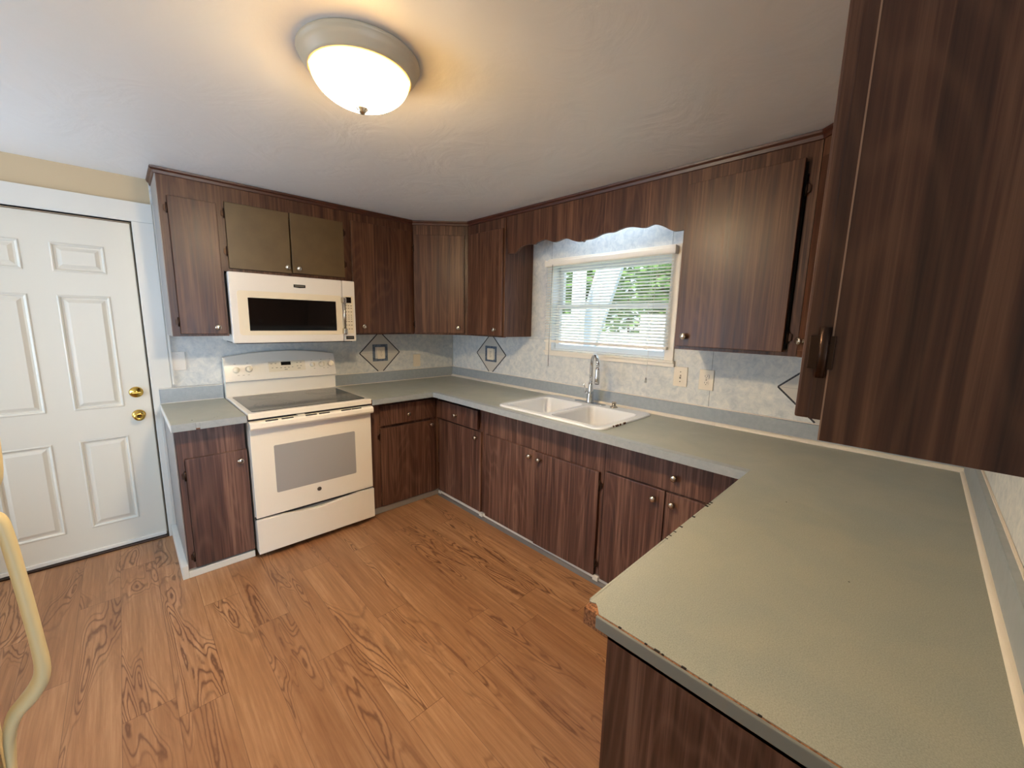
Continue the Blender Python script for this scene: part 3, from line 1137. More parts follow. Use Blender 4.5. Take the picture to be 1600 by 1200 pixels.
FX, FY = -0.118, -1.795
fc = thing('faucet', 'chrome high arc pull down faucet behind the double sink', 'faucet', (FX, FY, RZ))
m = MB()
pts = []
for i in range(28):
    a = 2 * math.pi * i / 28
    pts.append((FX + 0.027 * math.cos(a), FY + (0.098 + 0.027 * abs(math.sin(a))) * (1 if math.sin(a) > 0 else -1 if math.sin(a) < 0 else 0) if abs(math.sin(a)) > 1e-6 else FY, RZ))
pts = [(FX + (0.027 * math.cos(a)), FY + 0.10 * sg + 0.027 * math.sin(a), RZ) for sg, a in [(1, math.pi * i / 12) for i in range(13)] + [(-1, math.pi + math.pi * i / 12) for i in range(13)]]
m.prism(pts, (0, 0, 0.006), 0.0015)
m.build('deck_plate', M_CHROME, fc)
m = MB()
m.lathe([(0, 0.005), (0.027, 0.005), (0.026, 0.012), (0.0235, 0.04), (0.0225, 0.07), (0.019, 0.10), (0.0155, 0.13), (0.0135, 0.15), (0.0, 0.15)], (FX, FY, RZ), 'z', 28)
m.build('body', M_CHROME, fc)
m = MB()
ux, uy = -0.60, -0.80   # direction the spout arcs towards the room
R_ = 0.062
pts = [(FX, FY, RZ + 0.14), (FX, FY, RZ + 0.20), (FX, FY, RZ + 0.27)]
for i in range(1, 13):
    a = math.pi * i / 12
    d = R_ * (1 - math.cos(a))
    pts.append((FX + ux * d, FY + uy * d, RZ + 0.27 + R_ * math.sin(a) * 1.15))
m.tube(pts, [0.0125] * 3 + [0.012] * 12, 16)
m.build('spout', M_CHROME, fc)
ex_, ey_ = FX + ux * 2 * R_, FY + uy * 2 * R_
m = MB()
m.lathe([(0, 0.27), (0.0125, 0.27), (0.0135, 0.25), (0.0165, 0.20), (0.0175, 0.165), (0.016, 0.160), (0, 0.160)], (ex_, ey_, RZ), 'z', 24)
sh = m.build('spray_head', M_CHROME, fc)
m = MB()
m.lathe([(0, 0.160), (0.0145, 0.160), (0.0145, 0.154), (0, 0.154)], (ex_, ey_, RZ), 'z', 24)
m.build('nozzle', M_BLACK, sh)
m = MB()
hp = Vector((FX, FY, RZ + 0.075))
m.lathe([(0, 0.015), (0.012, 0.018), (0.013, 0.034), (0.010, 0.040), (0, 0.041)], tuple(hp), (-0.94, 0.30, 0.1), 16)
m.tube([hp + Vector((-0.034, 0.011, 0.004)), hp + Vector((-0.050, 0.014, 0.04)), hp + Vector((-0.060, 0.016, 0.070))], [0.0055, 0.0048, 0.004], 10)
m.build('lever_handle', M_CHROME, fc)
sp = thing('soap_dispenser', 'small brushed metal soap dispenser cap right of the faucet', 'soap dispenser', (-0.115, -1.985, RZ))
m = MB()
m.lathe([(0, 0), (0.026, 0), (0.024, 0.006), (0.016, 0.010), (0.013, 0.016), (0.014, 0.03), (0.0, 0.031)], (-0.115, -1.985, RZ + 0.0004), 'z', 24)
m.build('collar', M_NICKEL, sp)
m = MB()
m.lathe([(0, 0.030), (0.015, 0.030), (0.016, 0.036), (0.010, 0.040), (0, 0.041)], (-0.115, -1.985, RZ), 'z', 24)
m.build('cap', M_NICKEL, sp)

# ------------------------------------------------------------------ base cabinets
BG = 'dark walnut laminate base cabinets'
KZ = 0.045


def carcass(fr, u0, u1, depth, z0, z1, parent, m=M_WOOD, th=0.016):
    mb = fr.mb()
    mb.box((u0, -depth, z0), (u0 + th, -0.019, z1))
    mb.box((u1 - th, -depth, z0), (u1, -0.019, z1))
    mb.box((u0 + th, -depth, z0), (u1 - th, -0.019, z0 + th))
    mb.box((u0 + th, -depth, z1 - th), (u1 - th, -0.019, z1))
    mb.box((u0 + th, -depth, z0 + th), (u1 - th, -depth + 0.006, z1 - th))
    return mb.build('carcass', m, parent)


def face_frame(fr, u0, u1, z0, z1, parent, stiles, rails, m=M_WOOD):
    mb = fr.mb()
    for a, b in stiles:
        mb.box((a, -0.019, z0), (b, 0, z1))
    for a, b, c, d in rails:
        mb.box((a, -0.0185, c), (b, -0.0003, d))
    return mb.build('face_frame', m, parent)


# A-left
frA = FA(YA)
c1 = thing('base_cabinet', 'narrow walnut base cabinet with grey side standing between door and stove', 'cabinet', (-2.13, -0.33, 0), BG)
XC0, XC1 = -2.286, -1.968
zt_ = HC - NOSE - 0.001
carcass(frA, XC0 + 0.002, XC1, -YA - 0.02, KZ, zt_, c1)
face_frame(frA, XC0, XC1, KZ, zt_, c1, [(XC0, XC0 + 0.03), (XC1 - 0.02, XC1)], [(XC0 + .03, XC1 - .02, 0.685, zt_), (XC0 + .03, XC1 - .02, KZ, 0.075)])
MB().box((XC0 - 0.004, YA, 0.03), (XC0 + 0.002, -0.02, zt_)).build('side_panel', M_SIDE, c1)
d = slab(frA, -2.254, -1.966, 0.050, 0.690, 0.001, 0.018, c1, 'cabinet_door', M_WOOD)
knob(frA, -2.004, 0.630, 0.019, d)
hinge(frA, -2.254, 0.595, 0.012, d, -1)
hinge(frA, -2.254, 0.115, 0.012, d, -1)
m = MB()
m.box((XC0, YA + 0.001, 0.0), (XC1, YA + 0.02, KZ))
m.build('toe_board', M_SIDE, c1)
m = MB()
m.box((-2.318, -0.655, 0.0), (XC0 - 0.004, -0.018, 0.078), 0.003)
m.box((XC0 - 0.004, -0.655, 0.0), (XC1, YA - 0.0005, 0.040), 0.003)
struct(m.build('baseboard_left', M_WHITE))
m = MB()
m.box((-2.3065, -0.0290, 0.078), (-2.2905, -0.018, HC - NOSE - 0.003), 0.002)
struct(m.build('trim_2', M_WHITE))

# A-right, beside the stove
c2 = thing('base_cabinet', 'walnut base cabinet with drawer filling the gap right of the stove', 'cabinet', (-0.9, -0.33, 0), BG)
XR0, XR1 = -1.200, -0.606
carcass(frA, XR0, XR1 - 0.01, -YA - 0.02, KZ, zt_, c2)
face_frame(frA, XR0, XR1, KZ, zt_, c2, [(XR0, -1.10), (XR1 - 0.03, XR1)], [(-1.10, XR1 - .03, 0.835, zt_), (-1.10, XR1 - .03, 0.655, 0.685), (-1.10, XR1 - .03, KZ, 0.075)])
d = slab(frA, -1.126, -0.650, 0.684, 0.838, 0.002, 0.020, c2, 'drawer', M_WOOD)
knob(frA, -0.900, 0.748, 0.022, d)
d = slab(frA, -1.126, -0.650, 0.052, 0.662, 0.001, 0.018, c2, 'cabinet_door', M_WOOD)
knob(frA, -0.692, 0.628, 0.019, d)
hinge(frA, -1.126, 0.60, 0.012, d, -1)
MB().box((XR0, YA + 0.001, 0.0), (XR1 - 0.01, YA + 0.016, KZ)).build('toe_board', M_SIDE, c2)

frB = FB(XB)
c3 = thing('base_cabinet', 'walnut base cabinet in the inner corner with its drawer slightly open', 'cabinet', (-0.33, -0.93, 0), BG)
carcass(frB, -1.215, -0.640, -XB - 0.02, KZ, zt_, c3)
face_frame(frB, -1.215, -0.640, KZ, zt_, c3, [(-1.215, -1.175), (-0.675, -0.640)], [(-1.175, -0.675, 0.835, zt_), (-1.175, -0.675, 0.655, 0.685), (-1.175, -0.675, KZ, 0.075)])
m = frB.mb()
m.box((-1.186, 0.016, 0.682), (-0.664, 0.036, 0.826), 0.003)
d = m.build('drawer', M_WOOD, c3)
m = frB.mb()
m.box((-1.172, -0.30, 0.700), (-1.160, 0.017, 0.808))
m.box((-0.690, -0.30, 0.700), (-0.678, 0.017, 0.808))
m.box((-1.160, -0.30, 0.700), (-0.690, 0.017, 0.708))
m.build('drawer_box', M_WOOD, d)
knob(frB, -0.928, 0.745, 0.036, d)
d = slab(frB, -1.206, -0.662, 0.045, 0.668, 0.001, 0.018, c3, 'cabinet_door', M_WOOD)
knob(frB, -1.160, 0.617, 0.019, d)
MB().box((XB + 0.001, -1.215, 0.0), (XB + 0.016, -0.622, KZ)).build('toe_board', M_SIDE, c3)

c4 = thing('base_cabinet', 'walnut base cabinet with two doors directly under the sink', 'cabinet', (-0.33, -1.73, 0), BG)
carcass(frB, -2.245, -1.218, -XB - 0.02, KZ, 0.60, c4)
face_frame(frB, -2.245, -1.218, KZ, zt_, c4, [(-2.245, -2.205), (-1.285, -1.218)], [(-2.205, -1.285, 0.655, zt_), (-2.205, -1.285, KZ, 0.075)])
d = slab(frB, -1.750, -1.262, 0.040, 0.665, 0.001, 0.018, c4, 'cabinet_door', M_WOOD)
knob(frB, -1.706, 0.620, 0.019, d)
d = slab(frB, -2.222, -1.757, 0.040, 0.662, 0.001, 0.018, c4, 'cabinet_door', M_WOOD, 0.008, -2.222)
knob(frB, -1.795, 0.620, 0.0265, d)
hinge(frB, -2.222, 0.585, 0.012, d, -1)
hinge(frB, -2.222, 0.112, 0.012, d, -1)
MB().box((XB + 0.001, -2.245, 0.0), (XB + 0.016, -1.218, KZ)).build('toe_board', M_SIDE, c4)

c5 = thing('base_cabinet', 'walnut base cabinet between the sink and the peninsula with drawer and two doors', 'cabinet', (-0.33, -2.6, 0), BG)
carcass(frB, -2.958, -2.248, -XB - 0.02, KZ, zt_, c5)
face_frame(frB, -2.958, -2.248, KZ, zt_, c5, [(-2.958, -2.92), (-2.278, -2.248)], [(-2.92, -2.278, 0.655, zt_), (-2.92, -2.278, KZ, 0.075)])
d = slab(frB, -2.945, -2.266, 0.684, zt_ - 0.004, 0.001, 0.014, c5, 'drawer', M_WOOD)
knob(frB, -2.640, 0.758, 0.015, d)
d = slab(frB, -2.598, -2.264, 0.040, 0.676, 0.001, 0.018, c5, 'cabinet_door', M_WOOD)
knob(frB, -2.548, 0.625, 0.019, d)
d = slab(frB, -2.930, -2.603, 0.040, 0.674, 0.001, 0.018, c5, 'cabinet_door', M_WOOD)
knob(frB, -2.642, 0.625, 0.019, d)
MB().box((XB + 0.001, -2.958, 0.0), (XB + 0.016, -2.248, KZ)).build('toe_board', M_SIDE, c5)

# white strip and grey shoe moulding at the foot of the window run
m = MB()
m.box((XB - 0.008, -3.02, 0.010), (XB - 0.0005, -0.655, 0.036), 0.002)
for yy in (-0.67, -1.213, -2.236):
    m.box((XB - 0.020, yy - 0.018, 0.012), (XB - 0.002, yy + 0.018, 0.040), 0.003)
struct(m.build('baseboard_right', M_WHITE))
m = MB()
quarter(m, (XB - 0.0085, -3.02, 0), (XB - 0.0085, -0.66, 0), (-1, 0, 0), 0.022)
struct(m.build('trim_3', mat('grey_shoe_moulding', (104, 100, 100), 0.5)))
m = MB()
m.box((XR0, YA - 0.008, 0.0), (XB - 0.01, YA - 0.0005, 0.046), 0.002)
struct(m.build('baseboard_back', M_SIDE))

# peninsula base, end panel facing the camera side
c6 = thing('base_cabinet', 'dark walnut peninsula base with plain end panel in the foreground', 'cabinet', (-1.2, -3.27, 0), BG)
frP = Front((0, -3.040, 0), (1, 0, 0), (0, 1, 0))
XE0 = -1.800
mb = MB()
mb.box((XE0 + 0.012, LY + 0.003, KZ), (-0.62, LY + 0.012, zt_))
mb.box((XE0 + 0.012, LY + 0.012, KZ), (-0.62, -3.065, KZ + 0.016))
mb.box((-0.636, LY + 0.012, KZ + 0.016), (-0.62, -3.065, zt_))
mb.build('carcass', M_WOOD, c6)
face_frame(frP, XE0, -0.625, KZ, zt_, c6, [(XE0 + 0.011, XE0 + 0.04), (-1.24, -1.20), (-0.68, -0.625)], [(XE0 + .04, -0.68, 0.835, zt_), (XE0 + .04, -0.68, 0.655, 0.685), (XE0 + .04, -0.68, KZ, 0.075)])
MB().box((XP + 0.003, LY + 0.003, 0.0), (XP + 0.014, -3.022, HC - 0.0275)).build('end_panel', M_WOOD, c6)
for (a, b, k_) in ((-1.765, -1.235, -1.29), (-1.205, -0.685, -1.15)):
    d = slab(frP, a, b, 0.684, 0.838, 0.001, 0.016, c6, 'drawer', M_WOOD)
    knob(frP, (a + b) / 2, 0.76, 0.017, d)
    d = slab(frP, a, b, 0.05, 0.662, 0.001, 0.016, c6, 'cabinet_door', M_WOOD)
    knob(frP, k_, 0.62, 0.017, d)

# ------------------------------------------------------------------ stove
SX0 = -1.960
SXR = -1.219
st = thing('stove', 'bisque freestanding electric range with black glass cooktop', 'stove', ((SX0 + SXR) / 2, -0.37, 0))
m = MB()
m.box((SX0 + 0.004, -0.672, 0.03), (SXR - 0.004, -0.03, HC - 0.012), 0.004)
m.build('body', M_CREAM, st)
for x in (SX0 + 0.04, SXR - 0.04):
    for y in (-0.64, -0.07):
        MB().lathe([(0, 0), (0.018, 0), (0.018, 0.012), (0.01, 0.014), (0.01, 0.03), (0, 0.03)], (x, y, 0), 'z', 14).build('leg', M_BLACK, st)
m = MB()
m.box((SX0, -0.725, HC - 0.026), (SXR, -0.045, HC + 0.010), 0.006)
tp = m.build('cooktop_frame', M_CREAM, st)
m = MB()
m.prism([(x, y, HC + 0.0096) for x, y in rrect(SX0 + 0.028, SXR - 0.028, -0.690, -0.115, 0.02)], (0, 0, 0.0035), 0.001)
cg = m.build('cooktop_glass', M_COOK, st)
M_RING = mat('burner_ring_print', (70, 68, 66), 0.3)
for (x, y, r) in ((-1.77, -0.53, 0.115), (-1.40, -0.53, 0.09), (-1.77, -0.25, 0.09), (-1.40, -0.25, 0.10)):
    m = MB()
    for rr_ in (r, r * 0.6):
        m.lathe([(rr_, 0.0), (rr_, 0.0003), (rr_ + 0.002, 0.0003), (rr_ + 0.002, 0.0)], (x, y, HC + 0.0131), 'z', 48)
    m.build('burner_ring', M_RING, cg)
# gap under the cooktop with latch and vents
m = MB()
m.box((SX0 + 0.006, -0.700, HC - 0.045), (SXR - 0.006, -0.668, HC - 0.025))
m.build('vent_gap', M_BLACK, st)
# oven door
OD0, OD1 = 0.262, HC - 0.040
m = MB()
m.box((SX0 + 0.004, -0.712, OD0), (SXR - 0.004, -0.674, OD1), 0.005)
od = m.build('oven_door', M_CREAM, st)
m = MB()
m.prism([(x, -0.7122, z) for x, z in rrect(-1.838, -1.342, 0.398, 0.700, 0.008)], (0, -0.0016, 0))
m.build('oven_window', M_OVENG, od)
m = MB()
hz0, hz1 = OD1 - 0.046, OD1 + 0.002
prof = [(-0.711, hz1), (-0.742, hz1 - 0.002), (-0.756, hz1 - 0.012), (-0.758, hz0 + 0.012), (-0.750, hz0), (-0.730, hz0 - 0.002), (-0.722, hz0 + 0.012), (-0.711, hz0 + 0.018)]
m.prism([(SX0 + 0.001, y, z) for y, z in prof], (SXR - SX0 - 0.002, 0, 0), 0.002)
hd = m.build('door_handle', M_CREAM, od)
for cx in (-1.845, -1.760, -1.625, -1.545, -1.405, -1.335):
    m = MB()
    for k in range(2):
        m.box((cx - 0.033, -0.7415 - 0.006 * k, hz1 - 0.0045 + 0.0 * k), (cx + 0.033, -0.7385 - 0.006 * k, hz1 + 0.0006 - 0.0016 * k))
    m.build('vent_slot', M_BLACK, hd)
m = MB()
m.box((-1.70, -0.735, hz1 + 0.001), (-1.655, -0.70, hz1 + 0.006), 0.002)
m.build('latch', M_CREAM, hd)
m = MB()
m.lathe([(0, 0.0), (0.0135, 0.0), (0.0135, 0.0018), (0.0115, 0.0022), (0.0105, 0.0014), (0, 0.0014)], (-1.592, -0.712, 0.352), (0, -1, 0), 28)
bd = m.build('round_badge', mat('badge_metal', (96, 86, 76), 0.3, 0.6), od)
text_mesh('badge_letters', 'GE', 0.013, face_A(-1.592, -0.7142, 0.352), M_NICKEL, bd)
m = MB()
m.box((SX0 + 0.001, -0.700, OD0 - 0.016), (SXR - 0.001, -0.674, OD0 - 0.001))
m.build('drawer_gap', M_BLACK, st)
# drawer with dipped top edge
m = MB()
pts = [(SX0 + 0.002, -0.722, 0.034), (SXR - 0.002, -0.722, 0.034)]
for i in range(21):
    u = i / 20
    x = SXR - 0.002 + (SX0 - SXR + 0.004) * u
    pts.append((x, -0.722, 0.252 - 0.024 * max(0.0, math.sin(math.pi * min(1, max(0, (u - 0.12) / 0.76)))) ** 2))
m.prism(pts, (0, 0.046, 0), 0.003)
m.build('storage_drawer', M_CREAM, st)
# backguard
m = MB()
BGY = -0.075
pr = [(-0.030, HC - 0.01), (-0.030, 1.17), (-0.050, 1.19), (-0.062, 1.185), (-0.105, 1.030), (-0.104, 1.022), (-0.078, 1.014), (-0.078, HC - 0.01)]
ncol = 24
prev = None
cols = []
for i in range(ncol + 1):
    u = i / ncol
    x = SX0 + 0.002 + (SXR - SX0 - 0.004) * u
    arch = 0.034 * (1 - (2 * u - 1) ** 2)
    cols.append([m.bm.verts.new((x, y, z + (arch if z > 1.1 else 0))) for y, z in pr])
for A, B in zip(cols, cols[1:]):
    for k in range(len(pr)):
        k2 = (k + 1) % len(pr)
        m.bm.faces.new((A[k], B[k], B[k2], A[k2]))
m.bm.faces.new(cols[0])
m.bm.faces.new(cols[-1][::-1])
bmesh.ops.recalc_face_normals(m.bm, faces=m.bm.faces[:])
bgd = m.build('backguard', M_CREAM, st)
# sloped control face frame: from (-0.062,1.185) to (-0.105,1.030)
sl = Vector((0, -0.062 + 0.105, 1.185 - 1.030)).normalized()
sn = Vector((0, -sl.z, sl.y))


def slope(x):
    u = (x - SX0 - 0.002) / (SXR - SX0 - 0.004)
    d = Vector((0, 0.043, 0.155 + 0.034 * (1 - (2 * u - 1) ** 2))).normalized()
    return d, Vector((0, -d.z, d.y))


def onface(x, z, n=0.0):
    d, q = slope(x)
    return Vector((x, -0.105, 1.030)) + d * ((z - 1.030) / d.z) + q * (n + 0.0003)


for x, z in ((-1.890, 1.098), (-1.815, 1.102), (-1.395, 1.108), (-1.325, 1.108), (-1.258, 1.108)):
    r = 0.021 if x < -1.5 or x > -1.36 else 0.0175
    sl, sn = slope(x)
    m = MB()
    m.lathe([(0, 0), (r, 0), (r, 0.012), (r * 0.9, 0.018), (r * 0.5, 0.020), (0, 0.020)], onface(x, z), tuple(sn), 28)
    p = onface(x, z, 0.018)
    ub = Vector((1, 0, 0))
    q = [p + ub * (-0.005) - sl * r * 0.9, p + ub * 0.005 - sl * r * 0.9, p + ub * 0.0035 + sl * r * 0.95, p - ub * 0.0035 + sl * r * 0.95]
    m.prism([tuple(v_) for v_ in q], tuple(sn * 0.010), 0.0015)
    m.build('control_knob', M_CREAMD, bgd)


def facebox(m, x0, x1, z0, z1, n0, n1):
    sn = slope((x0 + x1) / 2)[1]
    m.prism([tuple(onface(x0, z0, n0)), tuple(onface(x1, z0, n0)), tuple(onface(x1, z1, n0)), tuple(onface(x0, z1, n0))], tuple(sn * (n1 - n0)))


m = MB()
facebox(m, -1.692, -1.445, 1.072, 1.146, 0.0, 0.001)
pad = m.build('touch_panel', M_CREAMD, bgd)
m = MB()
facebox(m, -1.610, -1.545, 1.116, 1.140, 0.001, 0.0022)
m.build('clock_display', M_BLACKG, pad)
m = MB()
for x, z, a in [(-1.672, 1.130, .006), (-1.645, 1.130, .006), (-1.668, 1.100, .005), (-1.640, 1.100, .006), (-1.612, 1.098, .005), (-1.585, 1.098, .006), (-1.560, 1.098, .006), (-1.535, 1.100, .005), (-1.500, 1.130, .006), (-1.475, 1.130, .006), (-1.500, 1.105, .005), (-1.475, 1.105, .005), (-1.58, 1.084, .010), (-1.49, 1.088, .010)]:
    facebox(m, x - a, x + a, z - 0.0018, z + 0.0018, 0.001, 0.0015)
m.build('key_print', M_PRINT, pad)
for x, z in [(-1.895, 1.140), (-1.820, 1.144), (-1.395, 1.142), (-1.325, 1.144), (-1.258, 1.144), (-1.88, 1.062), (-1.85, 1.062), (-1.82, 1.062), (-1.38, 1.078), (-1.31, 1.078), (-1.28, 1.078)]:
    m = MB()
    facebox(m, x - 0.006, x + 0.006, z - 0.001, z + 0.001, 0.0, 0.0006)
    m.build('scale_print', M_PRINT, bgd)

# ------------------------------------------------------------------ microwave
MX0, MX1, MZ0, MZ1, MYF = -1.942, -1.170, 1.300, 1.738, -0.400
mw = thing('microwave', 'bisque over the range microwave mounted above the stove', 'microwave', ((MX0 + MX1) / 2, -0.2, MZ0))
m = MB()
m.box((MX0 + 0.006, MYF + 0.048, MZ0 + 0.006), (MX1 - 0.004, -0.004, MZ1 - 0.001), 0.003)
m.build('body', M_PLATEW, mw)
m = MB()
m.box((MX0 + 0.02, MYF + 0.03, MZ0 - 0.004), (MX1 - 0.02, -0.05, MZ0 + 0.006))
bt = m.build('underside_grille', M_BLACK, mw)
DXR = -1.262
m = MB()
m.box((MX0, MYF, MZ0 + 0.002), (DXR - 0.0015, MYF + 0.046, MZ1), 0.007)
md = m.build('door', M_MWHITE, mw)
m = MB()
m.prism([(x, MYF - 0.0002, z) for x, z in rrect(-1.905, -1.268, 1.352, 1.628, 0.018)], (0, -0.0022, 0), 0.0008)
m.build('door_frame', M_CREAMD, md)
m = MB()
m.prism([(x, MYF - 0.0024, z) for x, z in rrect(-1.850, -1.312, 1.380, 1.586, 0.003)], (0, -0.001, 0))
m.build('door_window', M_BLACKG, md)
m = MB()
m.prism([(-1.582, MYF - 0.0003, 1.667), (-1.545, MYF - 0.0003, 1.664), (-1.508, MYF - 0.0003, 1.667), (-1.508, MYF - 0.0003, 1.686), (-1.582, MYF - 0.0003, 1.686)], (0, -0.002, 0), 0.0006)
nb = m.build('nameplate', M_BLACK, md)
MB().box((-1.574, MYF - 0.0026, 1.674), (-1.516, MYF - 0.0022, 1.679)).build('engraved_line', M_PRINT, nb)
m = MB()
m.box((DXR + 0.0015, MYF, MZ0 + 0.002), (MX1, MYF + 0.046, MZ1), 0.007)
mp = m.build('control_panel', M_MWHITE, mw)
m = MB()
m.prism([(x, MYF - 0.0002, z) for x, z in rrect(-1.256, -1.187, 1.360, 1.630, 0.006)], (0, -0.0016, 0))
kp = m.build('keypad', M_CREAMD, mp)
MB().box((-1.243, MYF - 0.003, 1.580), (-1.200, MYF - 0.0018, 1.622)).build('clock_display', M_BLACKG, kp)
m = MB()
for r, z in enumerate((1.560, 1.542, 1.516, 1.492, 1.478, 1.464, 1.446, 1.420, 1.392)):
    for x in (-1.240, -1.221, -1.202):
        a = 0.0035 if r in (3, 4, 5) else 0.0055
        m.box((x - a, MYF - 0.0022, z - 0.0025), (x + a, MYF - 0.0017, z + 0.0025))
m.build('key_print', M_PRINT, kp)
m = MB()
m.box((-1.246, MYF - 0.002, 1.316), (-1.188, MYF - 0.0001, 1.340))
nb = m.build('nameplate', M_BLACK, mp)
MB().box((-1.240, MYF - 0.0025, 1.325), (-1.194, MYF - 0.002, 1.331)).build('engraved_line', M_PRINT, nb)
# handle with chunky ends
m = MB()
hx = -1.262
m.tube([(hx, MYF - 0.032, 1.395), (hx, MYF - 0.032, 1.60)], 0.0085, 16)
for z in (1.375, 1.597):
    m.box((hx - 0.014, MYF - 0.042, z - 0.022), (hx + 0.014, MYF, z + 0.022), 0.008)
m.build('handle', M_NICKEL, md)

# ------------------------------------------------------------------ upper cabinets
UG = 'dark walnut upper cabinets'
ZT = H - 0.002


def upper(fr, u0, u1, depth, z0, label, rails_z=(2.165,), stile=0.035, side_m=None, loc=None, name='wall_cabinet'):
    c = fr.p((u0 + u1) / 2, -depth / 2, z0)
    t_ = thing(name, label, 'cabinet', c, UG)
    carcass(fr, u0 + 0.0005, u1 - 0.0005, depth, z0 + 0.004, ZT, t_, M_WOODU)
    face_frame(fr, u0, u1, z0, ZT, t_, [(u0, u0 + stile), (u1 - stile, u1)], [(u0 + stile, u1 - stile, 2.11, ZT), (u0 + stile, u1 - stile, z0, z0 + 0.03)], M_WOODU)
    return t_


def crown(fr, u0, u1, parent, ret=None, dpth=0.3, m0=0.0, m1=0.0):
    mb = fr.mb()
    prof = [(0.0005, ZT - 0.034), (0.006, ZT - 0.032), (0.009, ZT - 0.018), (0.017, ZT - 0.010), (0.019, ZT), (0.0005, ZT)]
    v0 = [mb.bm.verts.new((u0 - m0 * n_, n_, z)) for n_, z in prof]
    v1 = [mb.bm.verts.new((u1 + m1 * n_, n_, z)) for n_, z in prof]
    for i in range(len(prof)):
        j = (i + 1) % len(prof)
        mb.bm.faces.new((v0[i], v0[j], v1[j], v1[i]))
    mb.bm.faces.new(v0)
    mb.bm.faces.new(v1[::-1])
    bmesh.ops.recalc_face_normals(mb.bm, faces=mb.bm.faces[:])
    for v in mb.bm.verts:
        v.co = mb.X @ v.co
    if ret:
        mb.X = Matrix.Identity(4)
        x, y0, y1 = ret
        mb.prism([(x + 0.0, y0, ZT - 0.034), (x - 0.006, y0, ZT - 0.032), (x - 0.009, y0, ZT - 0.018), (x - 0.017, y0, ZT - 0.01), (x - 0.019, y0, ZT), (x, y0, ZT)], (0, y1 - y0, 0))
    return mb.build('crown_moulding', M_CROWN, parent)


fu = FA(YU)
UX0 = -2.222
u1 = upper(fu, UX0, -1.950, -YU - 0.005, HU, 'narrow walnut upper cabinet beside the door, end of the stove wall', side_m=M_SIDE)
MB().box((UX0 - 0.004, YU, HU), (UX0, -0.004, ZT - 0.03)).build('side_panel', M_SIDE, u1)
d = slab(fu, -2.186, -1.962, 1.360, 2.128, 0.001, 0.017, u1, 'cabinet_door', M_WOODU, 0.004, -2.186)
knob(fu, -2.008, 1.400, 0.020, d)
hinge(fu, -2.186, 2.06, 0.012, d, -1)
hinge(fu, -2.186, 1.43, 0.012, d, -1)
crown(fu, UX0 - 0.004, -1.950, u1, (UX0 - 0.004, YU, -0.004), m0=1.0)

u2 = upper(fu, -1.950, -1.185, -YU - 0.005, MZ1 + 0.003, 'short olive brown double door cabinet above the microwave')
d = slab(fu, -1.922, -1.574, 1.760, 2.148, 0.001, 0.017, u2, 'cabinet_door', M_OLIVE)
d['label'] = 'olive brown painted door'
knob(fu, -1.600, 1.797, 0.018, d)
hinge(fu, -1.922, 2.08, 0.012, d, -1)
hinge(fu, -1.922, 1.86, 0.012, d, -1)
d = slab(fu, -1.566, -1.216, 1.764, 2.152, 0.001, 0.017, u2, 'cabinet_door', M_OLIVE)
d['label'] = 'olive brown painted door'
knob(fu, -1.530, 1.795, 0.018, d)
hinge(fu, -1.216, 2.08, 0.012, d, 1)
hinge(fu, -1.216, 1.86, 0.012, d, 1)
crown(fu, -1.950, -1.185, u2)

u3 = upper(fu, -1.185, -0.642, -YU - 0.005, HU, 'walnut upper cabinet right of the microwave')
d = slab(fu, -1.158, -0.668, 1.358, 2.178, 0.001, 0.017, u3, 'cabinet_door', M_WOODU)
knob(fu, -1.092, 1.410, 0.018, d)
crown(fu, -1.185, -0.642, u3, m1=-0.4)

# diagonal corner
P0, P1 = Vector((-0.638, YU, 0)), Vector((XU, -0.648, 0))
du = (P1 - P0).normalized()
fd = Front(P0, du, (du.y, -du.x, 0))
LD = (P1 - P0).length
u4 = thing('wall_cabinet', 'diagonal walnut upper cabinet set across the back corner', 'cabinet', (-0.3, -0.3, HU), UG)
m = MB()
foot = [(-0.6375, YU + 0.002), (-0.6375, -0.004), (-0.004, -0.004), (-0.004, -0.6475), (XU + 0.002, -0.6475)]
for z in (HU + 0.004, ZT - 0.018):
    m.prism([(x, y, z) for x, y in foot], (0, 0, 0.016))
m.box((-0.6375, YU + 0.004, HU + 0.02), (-0.6215, -0.004, ZT - 0.018))
m.box((XU + 0.004, -0.6475, HU + 0.02), (-0.004, -0.6315, ZT - 0.018))
m.build('carcass', M_WOODU, u4)
face_frame(fd, 0, LD, HU, ZT, u4, [(0.001, 0.03), (LD - 0.04, LD - 0.001)], [(0.03, LD - 0.04, 2.12, ZT), (0.03, LD - 0.04, HU, HU + 0.03)], M_WOODU)
d = slab(fd, 0.012, LD - 0.028, 1.362, 2.158, 0.001, 0.017, u4, 'cabinet_door', M_WOODU)
knob(fd, LD - 0.075, 1.408, 0.018, d)
hinge(fd, 0.012, 2.05, 0.012, d, -1)
hinge(fd, 0.012, 1.43, 0.012, d, -1)
crown(fd, 0, LD, u4)

fb = FB(XU)
u5 = upper(fb, -1.105, -0.652, -XU - 0.004, HU, 'walnut upper cabinet between the back corner and the window')
d = slab(fb, -1.090, -0.672, 1.358, 2.158, 0.001, 0.019, u5, 'cabinet_door', M_WOODU)
knob(fb, -1.020, 1.406, 0.020, d)
crown(fb, -1.105, -0.652, u5, m1=-0.4)

